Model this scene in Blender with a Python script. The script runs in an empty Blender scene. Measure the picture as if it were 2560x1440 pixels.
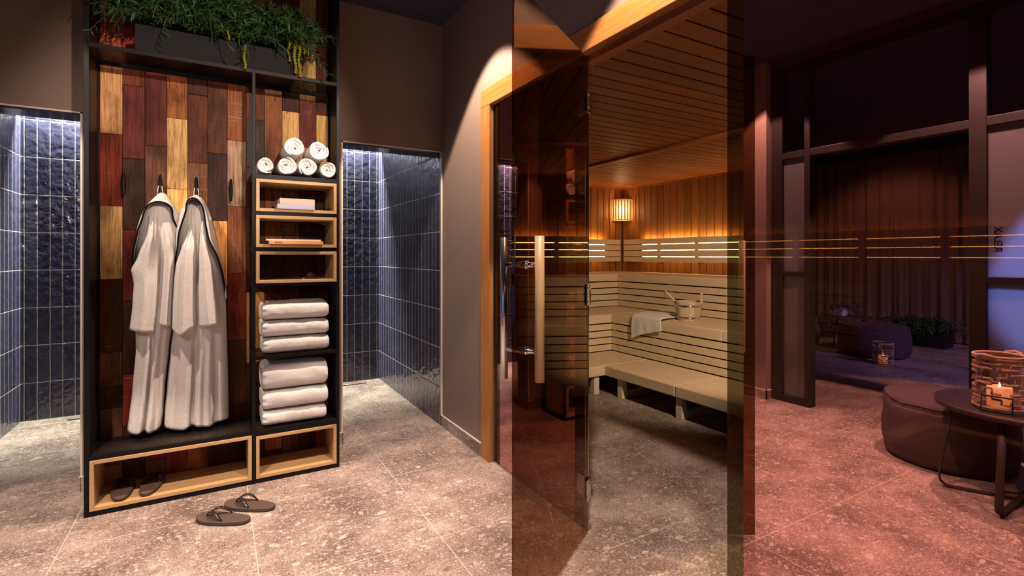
import bpy, bmesh, math, random
from mathutils import Vector, Matrix, noise
random.seed(7)
S = bpy.context.scene
C = S.collection
PI = math.pi
R = math.radians

# ---------------------------------------------------------------- camera, world, lights, exposure
CAMZ = 1.2
YAW = math.atan((1280 - 542.45) / 1270.0)
cam_d = bpy.data.cameras.new('camera')
cam = bpy.data.objects.new('camera', cam_d)
C.objects.link(cam)
cam.location = (0, 0, CAMZ)
cam.rotation_euler = (PI / 2, 0, -YAW)
cam_d.sensor_width = 36.0
cam_d.lens = 36.0 * 1270.0 / 2560.0
cam_d.shift_y = -81.4 / 2560.0
cam_d.clip_start = 0.02
S.camera = cam

S.view_settings.view_transform = 'Standard'
S.view_settings.look = 'None'
S.view_settings.exposure = 0.0
S.view_settings.gamma = 1.0
S.view_settings.use_curve_mapping = False
S.cycles.max_bounces = 14
S.cycles.transparent_max_bounces = 24
S.cycles.glossy_bounces = 6
S.cycles.diffuse_bounces = 3
S.cycles.transmission_bounces = 8
S.cycles.sample_clamp_indirect = 4.0
S.cycles.use_denoising = True

w = bpy.data.worlds.new('world')
S.world = w
w.use_nodes = True
w.node_tree.nodes['Background'].inputs[0].default_value = (0.34, 0.32, 0.46, 1)
w.node_tree.nodes['Background'].inputs[1].default_value = 0.004


def light(name, kind, loc, energy, color, target=None, size=0.05, size_y=None, angle=82, blend=0.12):
    d = bpy.data.lights.new(name, kind)
    d.energy = energy
    d.color = color
    o = bpy.data.objects.new(name, d)
    C.objects.link(o)
    o.location = loc
    if target is not None:
        o.rotation_euler = (Vector(target) - Vector(loc)).to_track_quat('-Z', 'Y').to_euler()
    if kind == 'AREA':
        d.size = size
        if size_y:
            d.shape = 'RECTANGLE'
            d.size_y = size_y
    else:
        d.shadow_soft_size = size
    if kind == 'SPOT':
        d.spot_size = R(angle)
        d.spot_blend = blend
    return o


WARM = (1.0, 0.77, 0.62)
# recessed ceiling downlights of the foyer: two rows, 1.28 m apart
light('downlight', 'SPOT', (0.975, 2.52, 2.80), 250, WARM, (0.975, 2.52, 0), 0.022, angle=83)
light('downlight', 'SPOT', (0.975, 1.24, 2.80), 230, WARM, (0.975, 1.24, 0), 0.022, angle=83)
light('downlight', 'SPOT', (-0.845, 2.52, 2.80), 165, WARM, (-0.845, 2.52, 0), 0.022, angle=83)
light('downlight', 'SPOT', (-0.845, 1.24, 2.80), 380, WARM, (-0.845, 1.24, 0), 0.022, angle=83)
light('downlight', 'SPOT', (0.40, -0.04, 2.80), 165, WARM, (0.40, -0.04, 0), 0.022, angle=83)
# adjustable track spot and a studio strobe, both turned towards the wardrobe
light('wardrobe_spot', 'SPOT', (0.75, -1.10, 2.72), 520, WARM, (0.03, 3.1, 1.95), 0.03, angle=22, blend=0.7)
light('wardrobe_spot', 'SPOT', (-1.05, 1.35, 1.95), 42, WARM, (-0.30, 3.2, 1.35), 0.02, angle=60, blend=0.6)  # unseen strobe at the left, about head height, not a track lamp
# unseen studio strobe behind the camera, added as low fill
light('camera_strobe', 'SPOT', (0.55, -0.25, 1.85), 12, (1.0, 0.84, 0.74), (0.1, 3.0, 1.45), 0.06, angle=74, blend=0.6)
# shower cove light above the rear wall
light('shower_cove', 'AREA', (0.07, 4.90, 2.36), 230, (0.96, 1.0, 0.86), (0.07, 4.90, 0), 2.50, 0.05)
# unseen spots added under the sauna ceiling to light benches and heater guard
light('sauna_spot', 'SPOT', (2.25, 0.95, 2.04), 250, (1.0, 0.75, 0.50), (3.80, 3.35, 0.68), 0.03, angle=62, blend=0.6)
light('sauna_spot', 'SPOT', (2.60, 0.45, 2.04), 170, (1.0, 0.72, 0.36), (2.02, 0.72, 0.6), 0.02, angle=30, blend=0.4)
# relax room: cool light at its window side, dim warm light over the curtain
light('relax_blue', 'SPOT', (-3.3, -1.1, 2.5), 3600, (0.15, 0.34, 1.0), (-1.3, 0.42, 1.27), 0.03, angle=22, blend=0.15)
light('relax_blue', 'SPOT', (-3.2, -1.0, 2.6), 900, (0.32, 0.40, 1.0), (-4.3, 2.0, 0.0), 0.15, angle=58, blend=0.9)
light('relax_warm', 'SPOT', (-4.6, 3.6, 2.7), 42, (1.0, 0.62, 0.40), (-5.6, 3.6, 0.8), 0.05, angle=110, blend=0.6)


# ---------------------------------------------------------------- mesh helpers
class MB:
    def __init__(s):
        s.v = []
        s.f = []
        s.c = []          # one colour per face, or None
        s.sm = []

    def face(s, idx, col=None, smooth=False):
        s.f.append(tuple(idx))
        s.c.append(col)
        s.sm.append(smooth)

    def box(s, x0, x1, y0, y1, z0, z1, col=None, rot=None, about=None):
        b = len(s.v)
        P = [(x0, y0, z0), (x1, y0, z0), (x1, y1, z0), (x0, y1, z0), (x0, y0, z1), (x1, y0, z1), (x1, y1, z1), (x0, y1, z1)]
        if rot is not None:
            o = Vector(about) if about else Vector(((x0 + x1) / 2, (y0 + y1) / 2, (z0 + z1) / 2))
            P = [tuple(o + rot @ (Vector(p) - o)) for p in P]
        s.v += P
        for q in ((0, 3, 2, 1), (4, 5, 6, 7), (0, 1, 5, 4), (1, 2, 6, 5), (2, 3, 7, 6), (3, 0, 4, 7)):
            s.face([b + i for i in q], col)
        return s

    def bar(s, p, q, w, d, up=(0, 0, 1), col=None):
        p, q = Vector(p), Vector(q)
        t = (q - p).normalized()
        u = Vector(up)
        if abs(t.dot(u)) > 0.95:
            u = Vector((1, 0, 0))
        a = t.cross(u).normalized() * w / 2
        c = t.cross(a).normalized() * d / 2
        b = len(s.v)
        for o in (p, q):
            s.v += [tuple(o - a - c), tuple(o + a - c), tuple(o + a + c), tuple(o - a + c)]
        for k in ((0, 3, 2, 1), (4, 5, 6, 7), (0, 1, 5, 4), (1, 2, 6, 5), (2, 3, 7, 6), (3, 0, 4, 7)):
            s.face([b + i for i in k], col)
        return s

    def tube(s, pts, r, n=8, closed=False, col=None, flat=1.0, upv=None):
        pts = [Vector(p) for p in pts]
        N = len(pts)
        rs = r if isinstance(r, (list, tuple)) else [r] * N
        base = len(s.v)
        a = None
        for i, p in enumerate(pts):
            if closed:
                t = pts[(i + 1) % N] - pts[(i - 1) % N]
            else:
                t = pts[min(i + 1, N - 1)] - pts[max(i - 1, 0)]
            t = t.normalized() if t.length > 1e-9 else Vector((0, 0, 1))
            if upv is not None:
                a = Vector(upv) - t * t.dot(Vector(upv))
            elif a is None:
                a = t.orthogonal()
            else:
                a = a - t * a.dot(t)
            if a.length < 1e-6:
                a = t.orthogonal()
            a.normalize()
            bb = t.cross(a)
            for k in range(n):
                th = 2 * PI * k / n
                s.v.append(tuple(p + (a * math.cos(th) * flat + bb * math.sin(th)) * rs[i]))
        M = N if closed else N - 1
        for i in range(M):
            j = (i + 1) % N
            for k in range(n):
                l = (k + 1) % n
                s.face((base + i * n + k, base + i * n + l, base + j * n + l, base + j * n + k), col, True)
        if not closed:
            s.face([base + k for k in range(n)][::-1], col)
            s.face([base + (N - 1) * n + k for k in range(n)], col)
        return s

    def loft(s, rings, col=None, smooth=True, cap=True, closed=True):
        n = len(rings[0])
        base = len(s.v)
        for r in rings:
            s.v += [tuple(p) for p in r]
        for i in range(len(rings) - 1):
            for k in range(n if closed else n - 1):
                l = (k + 1) % n
                s.face((base + i * n + k, base + i * n + l, base + (i + 1) * n + l, base + (i + 1) * n + k), col, smooth)
        if cap and closed:
            s.face([base + k for k in range(n)][::-1], col, False)
            s.face([base + (len(rings) - 1) * n + k for k in range(n)], col, False)
        return s

    def lathe(s, prof, n=32, c=(0, 0, 0), col=None, cap=True):
        rings = [[(c[0] + r * math.cos(2 * PI * k / n), c[1] + r * math.sin(2 * PI * k / n), c[2] + z) for k in range(n)] for r, z in prof]
        return s.loft(rings, col, True, cap)

    def build(s, name, m, parent=None, loc=(0, 0, 0), bevel=0.0, sub=0, solid=0.0, flip=False):
        o_ = Vector(loc)
        me = bpy.data.meshes.new(name)
        me.from_pydata([tuple(Vector(p) - o_) for p in s.v], [], s.f)
        me.update()
        bm = bmesh.new()
        bm.from_mesh(me)
        bmesh.ops.recalc_face_normals(bm, faces=bm.faces)
        if flip:
            bmesh.ops.reverse_faces(bm, faces=bm.faces)
        bm.to_mesh(me)
        bm.free()
        if any(c is not None for c in s.c):
            at = me.color_attributes.new('Col', 'FLOAT_COLOR', 'CORNER')
            i = 0
            for pi, p in enumerate(me.polygons):
                c = s.c[pi] or (0.5, 0.5, 0.5)
                for li in p.loop_indices:
                    at.data[li].color = (c[0], c[1], c[2], 1)
        me.polygons.foreach_set('use_smooth', s.sm)
        me.materials.append(m)
        o = bpy.data.objects.new(name, me)
        C.objects.link(o)
        if parent is not None:
            o.parent = parent
        else:
            o.location = loc
        if solid:
            md = o.modifiers.new('solid', 'SOLIDIFY')
            md.thickness = solid
            md.offset = 0
        if bevel:
            md = o.modifiers.new('bevel', 'BEVEL')
            md.width = bevel
            md.segments = 2
            md.limit_method = 'ANGLE'
        if sub:
            md = o.modifiers.new('sub', 'SUBSURF')
            md.levels = sub
            md.render_levels = sub
        return o


def tag(o, label=None, cat=None, group=None, kind=None):
    if label:
        o['label'] = label
    if cat:
        o['category'] = cat
    if group:
        o['group'] = group
    if kind:
        o['kind'] = kind
    return o


def thing(name, label, cat, loc=(0, 0, 0), group=None, rz=0, kind=None):
    o = bpy.data.objects.new(name, None)
    o.empty_display_size = 0.05
    C.objects.link(o)
    o.location = loc
    o.rotation_euler = (0, 0, rz)
    return tag(o, label, cat, group, kind)


def part(mb, name, m, t, **k):
    """mesh given in world coordinates, parented to the (unrotated) Empty t"""
    return mb.build(name, m, t, loc=t.location, **k)


def struct(mb, name, m, label=None, **k):
    return tag(mb.build(name, m, **k), label, None, None, 'structure')


def copy_tree(o, parent=None):
    c = o.copy()
    C.objects.link(c)
    if parent is not None:
        c.parent = parent
    for ch in [q for q in bpy.data.objects if q.parent == o]:
        copy_tree(ch, c)
    return c


# ---------------------------------------------------------------- material helpers
class NT:
    def __init__(s, name):
        s.m = bpy.data.materials.new(name)
        s.m.use_nodes = True
        s.t = s.m.node_tree
        s.t.nodes.clear()
        s.out = s.t.nodes.new('ShaderNodeOutputMaterial')

    def n(s, typ, ins=None, **props):
        nd = s.t.nodes.new('ShaderNode' + typ)
        for k, v in props.items():
            setattr(nd, k, v)
        for k, v in (ins or {}).items():
            if isinstance(v, bpy.types.NodeSocket):
                s.t.links.new(v, nd.inputs[k])
            else:
                if isinstance(v, tuple) and len(v) == 3 and nd.inputs[k].type == 'RGBA':
                    v = (*v, 1)
                nd.inputs[k].default_value = v
        return nd

    def math(s, op, a, b=None, c=None):
        ins = {0: a}
        if b is not None:
            ins[1] = b
        if c is not None:
            ins[2] = c
        return s.n('Math', ins, operation=op).outputs[0]

    def mix(s, f, a, b, blend='MIX'):
        nd = s.t.nodes.new('ShaderNodeMix')
        nd.data_type = 'RGBA'
        nd.blend_type = blend
        for i, v in ((0, f), (6, a), (7, b)):
            if isinstance(v, bpy.types.NodeSocket):
                s.t.links.new(v, nd.inputs[i])
            else:
                nd.inputs[i].default_value = (*v, 1) if isinstance(v, tuple) and len(v) == 3 else v
        return nd.outputs[2]

    def ramp(s, f, stops, interp='LINEAR'):
        nd = s.t.nodes.new('ShaderNodeValToRGB')
        nd.color_ramp.interpolation = interp
        e = nd.color_ramp.elements
        while len(e) < len(stops):
            e.new(0.5)
        for i, (p, c) in enumerate(stops):
            e[i].position = p
            e[i].color = (*c, 1) if len(c) == 3 else c
        s.t.links.new(f, nd.inputs[0])
        return nd.outputs[0]

    def obj(s, scale=(1, 1, 1), loc=(0, 0, 0), rot=(0, 0, 0)):
        tc = s.n('TexCoord')
        return s.n('Mapping', {0: tc.outputs['Object'], 1: loc, 2: rot, 3: scale}).outputs[0]

    def noise(s, vec, scale, detail=4, rough=0.55, dist=0.0):
        return s.n('TexNoise', {'Vector': vec, 'Scale': scale, 'Detail': detail, 'Roughness': rough, 'Distortion': dist}).outputs[0]

    def bump(s, h, strength=0.3, dist=0.002, normal=None):
        ins = {'Height': h, 'Strength': strength, 'Distance': dist}
        if normal is not None:
            ins['Normal'] = normal
        return s.n('Bump', ins).outputs[0]

    def pbr(s, color, rough=0.5, normal=None, metal=0.0, **extra):
        ins = {'Base Color': color, 'Roughness': rough, 'Metallic': metal}
        if normal is not None:
            ins['Normal'] = normal
        ins.update(extra)
        nd = s.n('BsdfPrincipled', ins)
        s.t.links.new(nd.outputs[0], s.out.inputs[0])
        return s.m

    def surf(s, sock):
        s.t.links.new(sock, s.out.inputs[0])
        return s.m


def plain(name, col, rough=0.5, metal=0.0, bump=0.0, bscale=200, var=0.0, **ex):
    t = NT(name)
    vec = t.obj()
    n = t.noise(vec, bscale, 3)
    c = col
    if var:
        n2 = t.noise(vec, 6, 4)
        c = t.mix(n2, tuple(x * (1 - var) for x in col), tuple(min(1, x * (1 + var)) for x in col))
    nm = t.bump(n, bump, 0.001) if bump else None
    return t.pbr(c, rough, nm, metal, **ex)


def wood(name, dark, light_, axis='z', scale=1.0, rough=0.45, contrast=1.0, attr=False, knots=0.0, bump=0.15):
    """grain runs along the axis; attr multiplies in the board's own colour"""
    t = NT(name)
    st = {'x': (0.9, 14, 14), 'y': (14, 0.9, 14), 'z': (14, 14, 0.9)}[axis]
    vec = t.obj(tuple(q * scale for q in st))
    n1 = t.noise(vec, 2.2, 8, 0.65, 1.2)
    n2 = t.noise(t.obj(tuple(q * scale * 4 for q in st)), 5.0, 4, 0.6)
    f = t.math('ADD', t.math('MULTIPLY', n1, 0.72), t.math('MULTIPLY', n2, 0.28))
    lo, hi = 0.5 - 0.2 / contrast, 0.5 + 0.2 / contrast
    col = t.ramp(f, [(lo, dark), (hi, light_)])
    if attr:
        a = t.n('Attribute', attribute_name='Col')
        col = t.mix(1.0, col, a.outputs[0], 'MULTIPLY')
    if knots:
        kn = t.n('TexVoronoi', {'Vector': t.obj(tuple(q * 0.22 for q in st)), 'Scale': 3.0}).outputs[0]
        km = t.ramp(kn, [(0.02, (1, 1, 1)), (0.09, (0, 0, 0))])
        col = t.mix(t.math('MULTIPLY', km, knots), col, tuple(q * 0.25 for q in dark))
    nm = t.bump(n2, bump, 0.001)
    return t.pbr(col, rough, nm, 0.0, **{'Specular IOR Level': 0.22 if attr else 0.5})

# ---------------------------------------------------------------- materials
def floor_material(name, ox, oy, pitch=0.69, tint=(1, 1, 1)):
    t = NT(name)
    vec = t.obj()
    wob = t.n('TexNoise', {'Vector': vec, 'Scale': 7.0, 'Detail': 3.0})
    dv = t.n('VectorMath', {0: wob.outputs[1], 1: (0.5, 0.5, 0.5)}, operation='SUBTRACT')
    dv2 = t.n('VectorMath', {0: dv.outputs[0], 'Scale': 0.09}, operation='SCALE')
    vec2 = t.n('VectorMath', {0: vec, 1: dv2.outputs[0]}, operation='ADD').outputs[0]
    n1 = t.noise(vec, 3.0, 8, 0.7)
    n2 = t.noise(vec, 130, 3, 0.6)
    f = t.math('ADD', t.math('MULTIPLY', n1, 0.55), t.math('MULTIPLY', n2, 0.45))
    col = t.ramp(f, [(0.41, (0.115, 0.078, 0.062)), (0.5, (0.255, 0.187, 0.157)), (0.59, (0.43, 0.335, 0.287))])
    # gravel of three sizes: every cell has its own tone, only some cells are stones
    for sc, thr, stops in ((115, 0.30, [(0.0, (0.12, 0.09, 0.075)), (0.25, (0.30, 0.24, 0.21)), (0.5, (0.40, 0.325, 0.28)), (1.0, (0.56, 0.475, 0.415))]),
                           (52, 0.22, [(0.0, (0.10, 0.085, 0.08)), (0.2, (0.22, 0.18, 0.16)), (0.45, (0.40, 0.325, 0.28)), (1.0, (0.60, 0.51, 0.45))]),
                           (21, 0.14, [(0.0, (0.10, 0.085, 0.08)), (0.3, (0.20, 0.17, 0.155)), (0.5, (0.48, 0.42, 0.37)), (1.0, (0.62, 0.56, 0.50))])):
        st = t.n('VectorMath', {0: vec2, 1: (0.72, 1.0, 1.0)}, operation='MULTIPLY').outputs[0]
        vo = t.n('TexVoronoi', {'Vector': st, 'Scale': float(sc), 'Randomness': 1.0})
        rnd = t.n('SeparateColor', {0: vo.outputs['Color']})
        size = t.math('MULTIPLY', t.math('POWER', rnd.outputs[0], 1.6), thr * 2.4)
        msk = t.math('MULTIPLY', t.math('GREATER_THAN', size, vo.outputs['Distance']), t.math('GREATER_THAN', rnd.outputs[0], {115: 0.35, 52: 0.5, 21: 0.68}[sc]))
        tone = t.ramp(rnd.outputs[1], stops)
        grain = t.mix(0.35, tone, t.ramp(n2, [(0.35, (0.1, 0.1, 0.1)), (0.65, (0.95, 0.95, 0.95))]), 'OVERLAY')
        col = t.mix(t.math('MULTIPLY', msk, {115: 0.7, 52: 0.62, 21: 0.6}[sc]), col, grain)
    sep = t.n('SeparateXYZ', {0: vec})
    g = None
    for i, o_ in ((0, ox), (1, oy)):
        q = t.math('FRACT', t.math('DIVIDE', t.math('SUBTRACT', sep.outputs[i], o_), pitch))
        d = t.math('MINIMUM', q, t.math('SUBTRACT', 1.0, q))
        g = d if g is None else t.math('MINIMUM', g, d)
    gm = t.math('LESS_THAN', g, 0.0019 / pitch)
    col = t.mix(gm, col, (0.50, 0.44, 0.38))
    if tint != (1, 1, 1):
        col = t.mix(1.0, col, tint, 'MULTIPLY')
    nm = t.bump(n2, 0.06, 0.001)
    return t.pbr(col, t.math('ADD', 0.36, t.math('MULTIPLY', n1, 0.18)), nm)


def tile_material(name, axis, o_h, pw, ph):
    """glazed hand-made tiles set upright: every tile has its own blue and its own tilt"""
    t = NT(name)
    vec = t.obj()
    sep = t.n('SeparateXYZ', {0: vec})
    a = t.math('DIVIDE', t.math('SUBTRACT', sep.outputs[0 if axis == 'x' else 1], o_h), pw)
    b = t.math('DIVIDE', sep.outputs[2], ph)
    wv = t.noise(vec, 9, 2)
    a = t.math('ADD', a, t.math('MULTIPLY', t.math('SUBTRACT', wv, 0.5), 0.05))
    fa, fb = t.math('FRACT', a), t.math('FRACT', b)
    da = t.math('MULTIPLY', t.math('MINIMUM', fa, t.math('SUBTRACT', 1.0, fa)), pw)
    db = t.math('MULTIPLY', t.math('MINIMUM', fb, t.math('SUBTRACT', 1.0, fb)), ph)
    d = t.math('MINIMUM', da, db)
    gm = t.math('LESS_THAN', d, 0.0019)
    idv = t.n('CombineXYZ', {0: t.math('FLOOR', a), 1: t.math('FLOOR', b), 2: 0.0})
    wn = t.n('TexWhiteNoise', {0: idv.outputs[0]})
    cl = t.noise(vec, 14, 5, 0.7)
    c1 = t.mix(t.math('MULTIPLY', wn.outputs[0], 0.9), (0.020, 0.019, 0.042), (0.040, 0.039, 0.076))
    c1 = t.mix(t.ramp(cl, [(0.5, (0, 0, 0)), (0.75, (0.5, 0.5, 0.5))]), c1, (0.09, 0.09, 0.12))
    col = t.mix(gm, c1, (0.44, 0.42, 0.38))
    edge = t.n('MapRange', {0: d, 1: 0.0015, 2: 0.008, 3: 0.0, 4: 1.0}).outputs[0]
    h = t.math('ADD', t.math('MULTIPLY', t.noise(vec, 19, 2, 0.5), 1.5), t.math('MULTIPLY', edge, 0.35))
    h = t.math('ADD', h, t.math('MULTIPLY', t.math('MULTIPLY', fa, wn.outputs[0]), 0.25))
    nm = t.bump(h, 0.6, 0.008)
    return t.pbr(col, t.math('ADD', 0.13, t.math('MULTIPLY', gm, 0.5)), nm, 0.0, **{'Specular IOR Level': 0.65})


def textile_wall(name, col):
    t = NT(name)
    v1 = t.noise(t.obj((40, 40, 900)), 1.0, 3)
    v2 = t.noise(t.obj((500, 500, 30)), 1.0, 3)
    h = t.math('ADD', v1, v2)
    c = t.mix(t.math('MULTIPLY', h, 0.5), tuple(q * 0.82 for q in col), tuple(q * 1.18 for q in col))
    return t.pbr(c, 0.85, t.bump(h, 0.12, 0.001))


def glass_pane(name, tint, refl=(1, 1, 1), ior=1.52):
    """thin tinted pane: what it does not mirror goes straight through, tinted at each face"""
    t = NT(name)
    g = t.n('NewGeometry')
    c = t.math('ABSOLUTE', t.n('VectorMath', {0: g.outputs['Normal'], 1: g.outputs['Incoming']}, operation='DOT_PRODUCT').outputs['Value'])
    r0 = ((ior - 1) / (ior + 1)) ** 2
    fr = t.math('ADD', r0, t.math('MULTIPLY', t.math('POWER', t.math('SUBTRACT', 1.0, c), 5.0), 1 - r0))
    tr = t.n('BsdfTransparent', {0: tint})
    gl = t.n('BsdfGlossy', {'Color': refl, 'Roughness': 0.0})
    return t.surf(t.n('MixShader', {0: fr, 1: tr.outputs[0], 2: gl.outputs[0]}).outputs[0])


def mirror_film(name, tr_c, refl):
    t = NT(name)
    tr = t.n('BsdfTransparent', {0: tr_c})
    gl = t.n('BsdfGlossy', {'Color': refl, 'Roughness': 0.0})
    return t.surf(t.n('AddShader', {0: tr.outputs[0], 1: gl.outputs[0]}).outputs[0])


def emit(name, col, strength):
    t = NT(name)
    return t.surf(t.n('Emission', {0: col, 1: strength}).outputs[0])


def mesh_metal(name, axis_u, axis_v, pu, pv, bar):
    """expanded-metal sheet: staggered slots cut right through"""
    t = NT(name)
    sep = t.n('SeparateXYZ', {0: t.obj()})
    u = t.math('DIVIDE', sep.outputs['xyz'.index(axis_u)], pu)
    v = t.math('DIVIDE', sep.outputs['xyz'.index(axis_v)], pv)
    row = t.math('FLOOR', v)
    u2 = t.math('ADD', u, t.math('MULTIPLY', t.math('MODULO', t.math('ABSOLUTE', row), 2.0), 0.5))
    fu, fv = t.math('FRACT', u2), t.math('FRACT', v)
    ou = t.math('LESS_THAN', t.math('ABSOLUTE', t.math('SUBTRACT', fu, 0.5)), 0.5 - bar * 0.7)
    ov = t.math('LESS_THAN', t.math('ABSOLUTE', t.math('SUBTRACT', fv, 0.5)), 0.5 - bar)
    hole = t.math('MULTIPLY', ou, ov)
    b = t.n('BsdfPrincipled', {'Base Color': (0.010, 0.009, 0.010, 1), 'Roughness': 0.4, 'Specular IOR Level': 0.2})
    tr = t.n('BsdfTransparent')
    return t.surf(t.n('MixShader', {0: hole, 1: b.outputs[0], 2: tr.outputs[0]}).outputs[0])


def cloth(name, col, scale=260, bump=0.7, rough=0.95, dist=0.003, sheen=0.3):
    t = NT(name)
    vec = t.obj()
    n1 = t.noise(vec, scale, 4, 0.7)
    n2 = t.noise(vec, scale * 0.22, 3)
    h = t.math('ADD', t.math('MULTIPLY', n1, 0.6), t.math('MULTIPLY', n2, 0.6))
    c = t.mix(n2, tuple(q * 0.94 for q in col), col)
    return t.pbr(c, rough, t.bump(h, bump, dist), 0.0, **{'Sheen Weight': sheen})


def plank_material():
    """reclaimed boards: own colour from the board, dark grain streaks, saw marks, worn pale and stained dark patches"""
    t = NT('reclaimed_plank')
    a = t.n('Attribute', attribute_name='Col')
    col = a.outputs[0]
    sh = t.n('VectorMath', {0: col, 1: (37.0, 91.0, 53.0)}, operation='MULTIPLY').outputs[0]
    def ov(sc):
        return t.n('VectorMath', {0: t.obj(sc), 1: sh}, operation='ADD').outputs[0]
    g1 = t.noise(ov((48, 48, 1.9)), 1.0, 6, 0.7, 1.6)
    g2 = t.noise(ov((190, 190, 6)), 1.0, 4, 0.65, 0.6)
    pt = t.noise(ov((8, 8, 3.6)), 1.0, 5, 0.6)
    saw = t.noise(ov((6, 6, 210)), 1.0, 3, 0.5)
    col = t.mix(1.0, col, t.ramp(g1, [(0.31, (0.42, 0.34, 0.28)), (0.48, (0.95, 0.93, 0.90)), (0.68, (1.18, 1.12, 1.06))]), 'MULTIPLY')
    col = t.mix(1.0, col, t.ramp(g2, [(0.34, (0.45, 0.40, 0.36)), (0.52, (1.0, 1.0, 1.0))]), 'MULTIPLY')
    col = t.mix(t.ramp(pt, [(0.48, (0, 0, 0)), (0.64, (0.8, 0.8, 0.8))]), col, t.mix(1.0, col, (0.30, 0.24, 0.22), 'MULTIPLY'))
    worn = t.math('MULTIPLY', t.ramp(pt, [(0.28, (1, 1, 1)), (0.42, (0, 0, 0))]), t.ramp(saw, [(0.50, (0, 0, 0)), (0.66, (0.35, 0.35, 0.35))]))
    col = t.mix(worn, col, (0.62, 0.52, 0.44))
    kn = t.n('TexVoronoi', {'Vector': t.obj((9, 9, 3.4)), 'Scale': 1.0}).outputs[0]
    col = t.mix(t.ramp(kn, [(0.03, (0.8, 0.8, 0.8)), (0.075, (0, 0, 0))]), col, (0.030, 0.016, 0.010))
    h = t.math('ADD', t.math('MULTIPLY', g2, 0.7), t.math('MULTIPLY', saw, 0.3))
    return t.pbr(col, t.math('ADD', 0.36, t.math('MULTIPLY', g1, 0.3)), t.bump(h, 0.6, 0.0015), 0.0, **{'Specular IOR Level': 0.14})


M = {}
M['floor'] = floor_material('terrazzo_floor', 0.826, 2.025)
M['floor_sauna'] = floor_material('terrazzo_sauna', 1.825, 1.597)
M['skirting'] = floor_material('terrazzo_skirting', 50.0, 50.0)
M['tile_back'] = tile_material('glazed_tile_back', 'x', -1.203, 0.0708, 0.2735)
M['tile_side'] = tile_material('glazed_tile_side', 'y', 3.434, 0.0735, 0.2735)
M['tile_soffit'] = plain('soffit_tile', (0.03, 0.028, 0.045), 0.12, 0, 0.3, 25)
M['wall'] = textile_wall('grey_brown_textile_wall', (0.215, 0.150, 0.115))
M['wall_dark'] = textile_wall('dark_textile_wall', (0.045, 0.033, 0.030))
M['ceiling'] = plain('navy_ceiling', (0.040, 0.040, 0.075), 0.8)
M['white_trim'] = plain('white_trim', (0.62, 0.57, 0.52), 0.4)
M['frame_oak'] = wood('door_frame_oak', (0.30, 0.105, 0.022), (0.50, 0.215, 0.058), 'y', 1.4, 0.42, 1.0)
M['frame_oak_z'] = wood('door_frame_oak_upright', (0.30, 0.105, 0.022), (0.50, 0.215, 0.058), 'z', 1.4, 0.42, 1.0)
M['cedar_x'] = wood('cedar_ceiling', (0.19, 0.050, 0.010), (0.33, 0.098, 0.020), 'x', 1.0, 0.5, 1.0, True)
M['cedar_z'] = wood('cedar_wall', (0.160, 0.053, 0.013), (0.275, 0.103, 0.027), 'z', 1.0, 0.5, 1.0, True)
M['cedar_y'] = wood('cedar_batten', (0.19, 0.050, 0.010), (0.33, 0.098, 0.020), 'y', 1.0, 0.5, 1.0)
M['bench_y'] = wood('bench_abachi', (0.58, 0.435, 0.275), (0.71, 0.57, 0.395), 'y', 1.2, 0.5, 0.8)
M['bench_x'] = wood('bench_abachi_cross', (0.58, 0.435, 0.275), (0.71, 0.57, 0.395), 'x', 1.2, 0.5, 0.8)
M['box_oak'] = wood('pale_oak', (0.40, 0.235, 0.098), (0.54, 0.345, 0.16), 'x', 2.0, 0.45, 0.8)
M['plank'] = plank_material()
M['black_steel'] = plain('black_steel', (0.0035, 0.0033, 0.004), 0.45, 0.0, **{'Specular IOR Level': 0.22})
M['black_frame'] = plain('black_partition_frame', (0.018, 0.014, 0.014), 0.45, 0.2)
M['mesh_side'] = mesh_metal('expanded_metal_side', 'y', 'z', 0.018, 0.0085, 0.35)
M['mesh_shelf'] = mesh_metal('expanded_metal_shelf', 'x', 'y', 0.016, 0.0095, 0.20)
M['terry'] = cloth('white_terry', (0.78, 0.735, 0.695), 300, 1.0, 0.95, 0.006)
M['terry_towel'] = cloth('white_towel_terry', (0.83, 0.79, 0.755), 260, 1.0, 0.95, 0.008)
M['piping'] = plain('black_piping', (0.004, 0.004, 0.006), 0.7, **{'Specular IOR Level': 0.1})
M['rubber'] = plain('brown_rubber_sole', (0.085, 0.052, 0.040), 0.6, 0, 0.1, 400)
M['rubber_edge'] = plain('dark_rubber_edge', (0.030, 0.020, 0.017), 0.6)
M['strap'] = plain('glossy_dark_strap', (0.022, 0.016, 0.015), 0.16)
M['steel'] = plain('brushed_steel', (0.62, 0.62, 0.65), 0.22, 1.0)
M['chrome'] = plain('polished_chrome', (0.72, 0.70, 0.70), 0.10, 1.0)
M['handle_wood'] = wood('pale_handle_wood', (0.46, 0.29, 0.12), (0.58, 0.40, 0.19), 'z', 3.0, 0.4, 0.8)
M['planter'] = plain('anthracite_planter', (0.012, 0.012, 0.014), 0.6, 0, 0.05, 60, 0.1, **{'Specular IOR Level': 0.15})
M['bronze_glass'] = glass_pane('bronze_glass', (0.45, 0.44, 0.36), (0.95, 0.75, 0.60), 1.75)
M['door_glass'] = glass_pane('bronze_door_glass', (0.46, 0.34, 0.25), (1.0, 0.78, 0.62), 1.42)
M['film'] = mirror_film('copper_mirror_film', (0.27, 0.23, 0.18), (0.52, 0.285, 0.29))
M['led'] = emit('warm_led', (1.0, 0.66, 0.22), 24.0)
M['led_top'] = emit('warm_led_upper', (1.0, 0.68, 0.24), 90.0)


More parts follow.
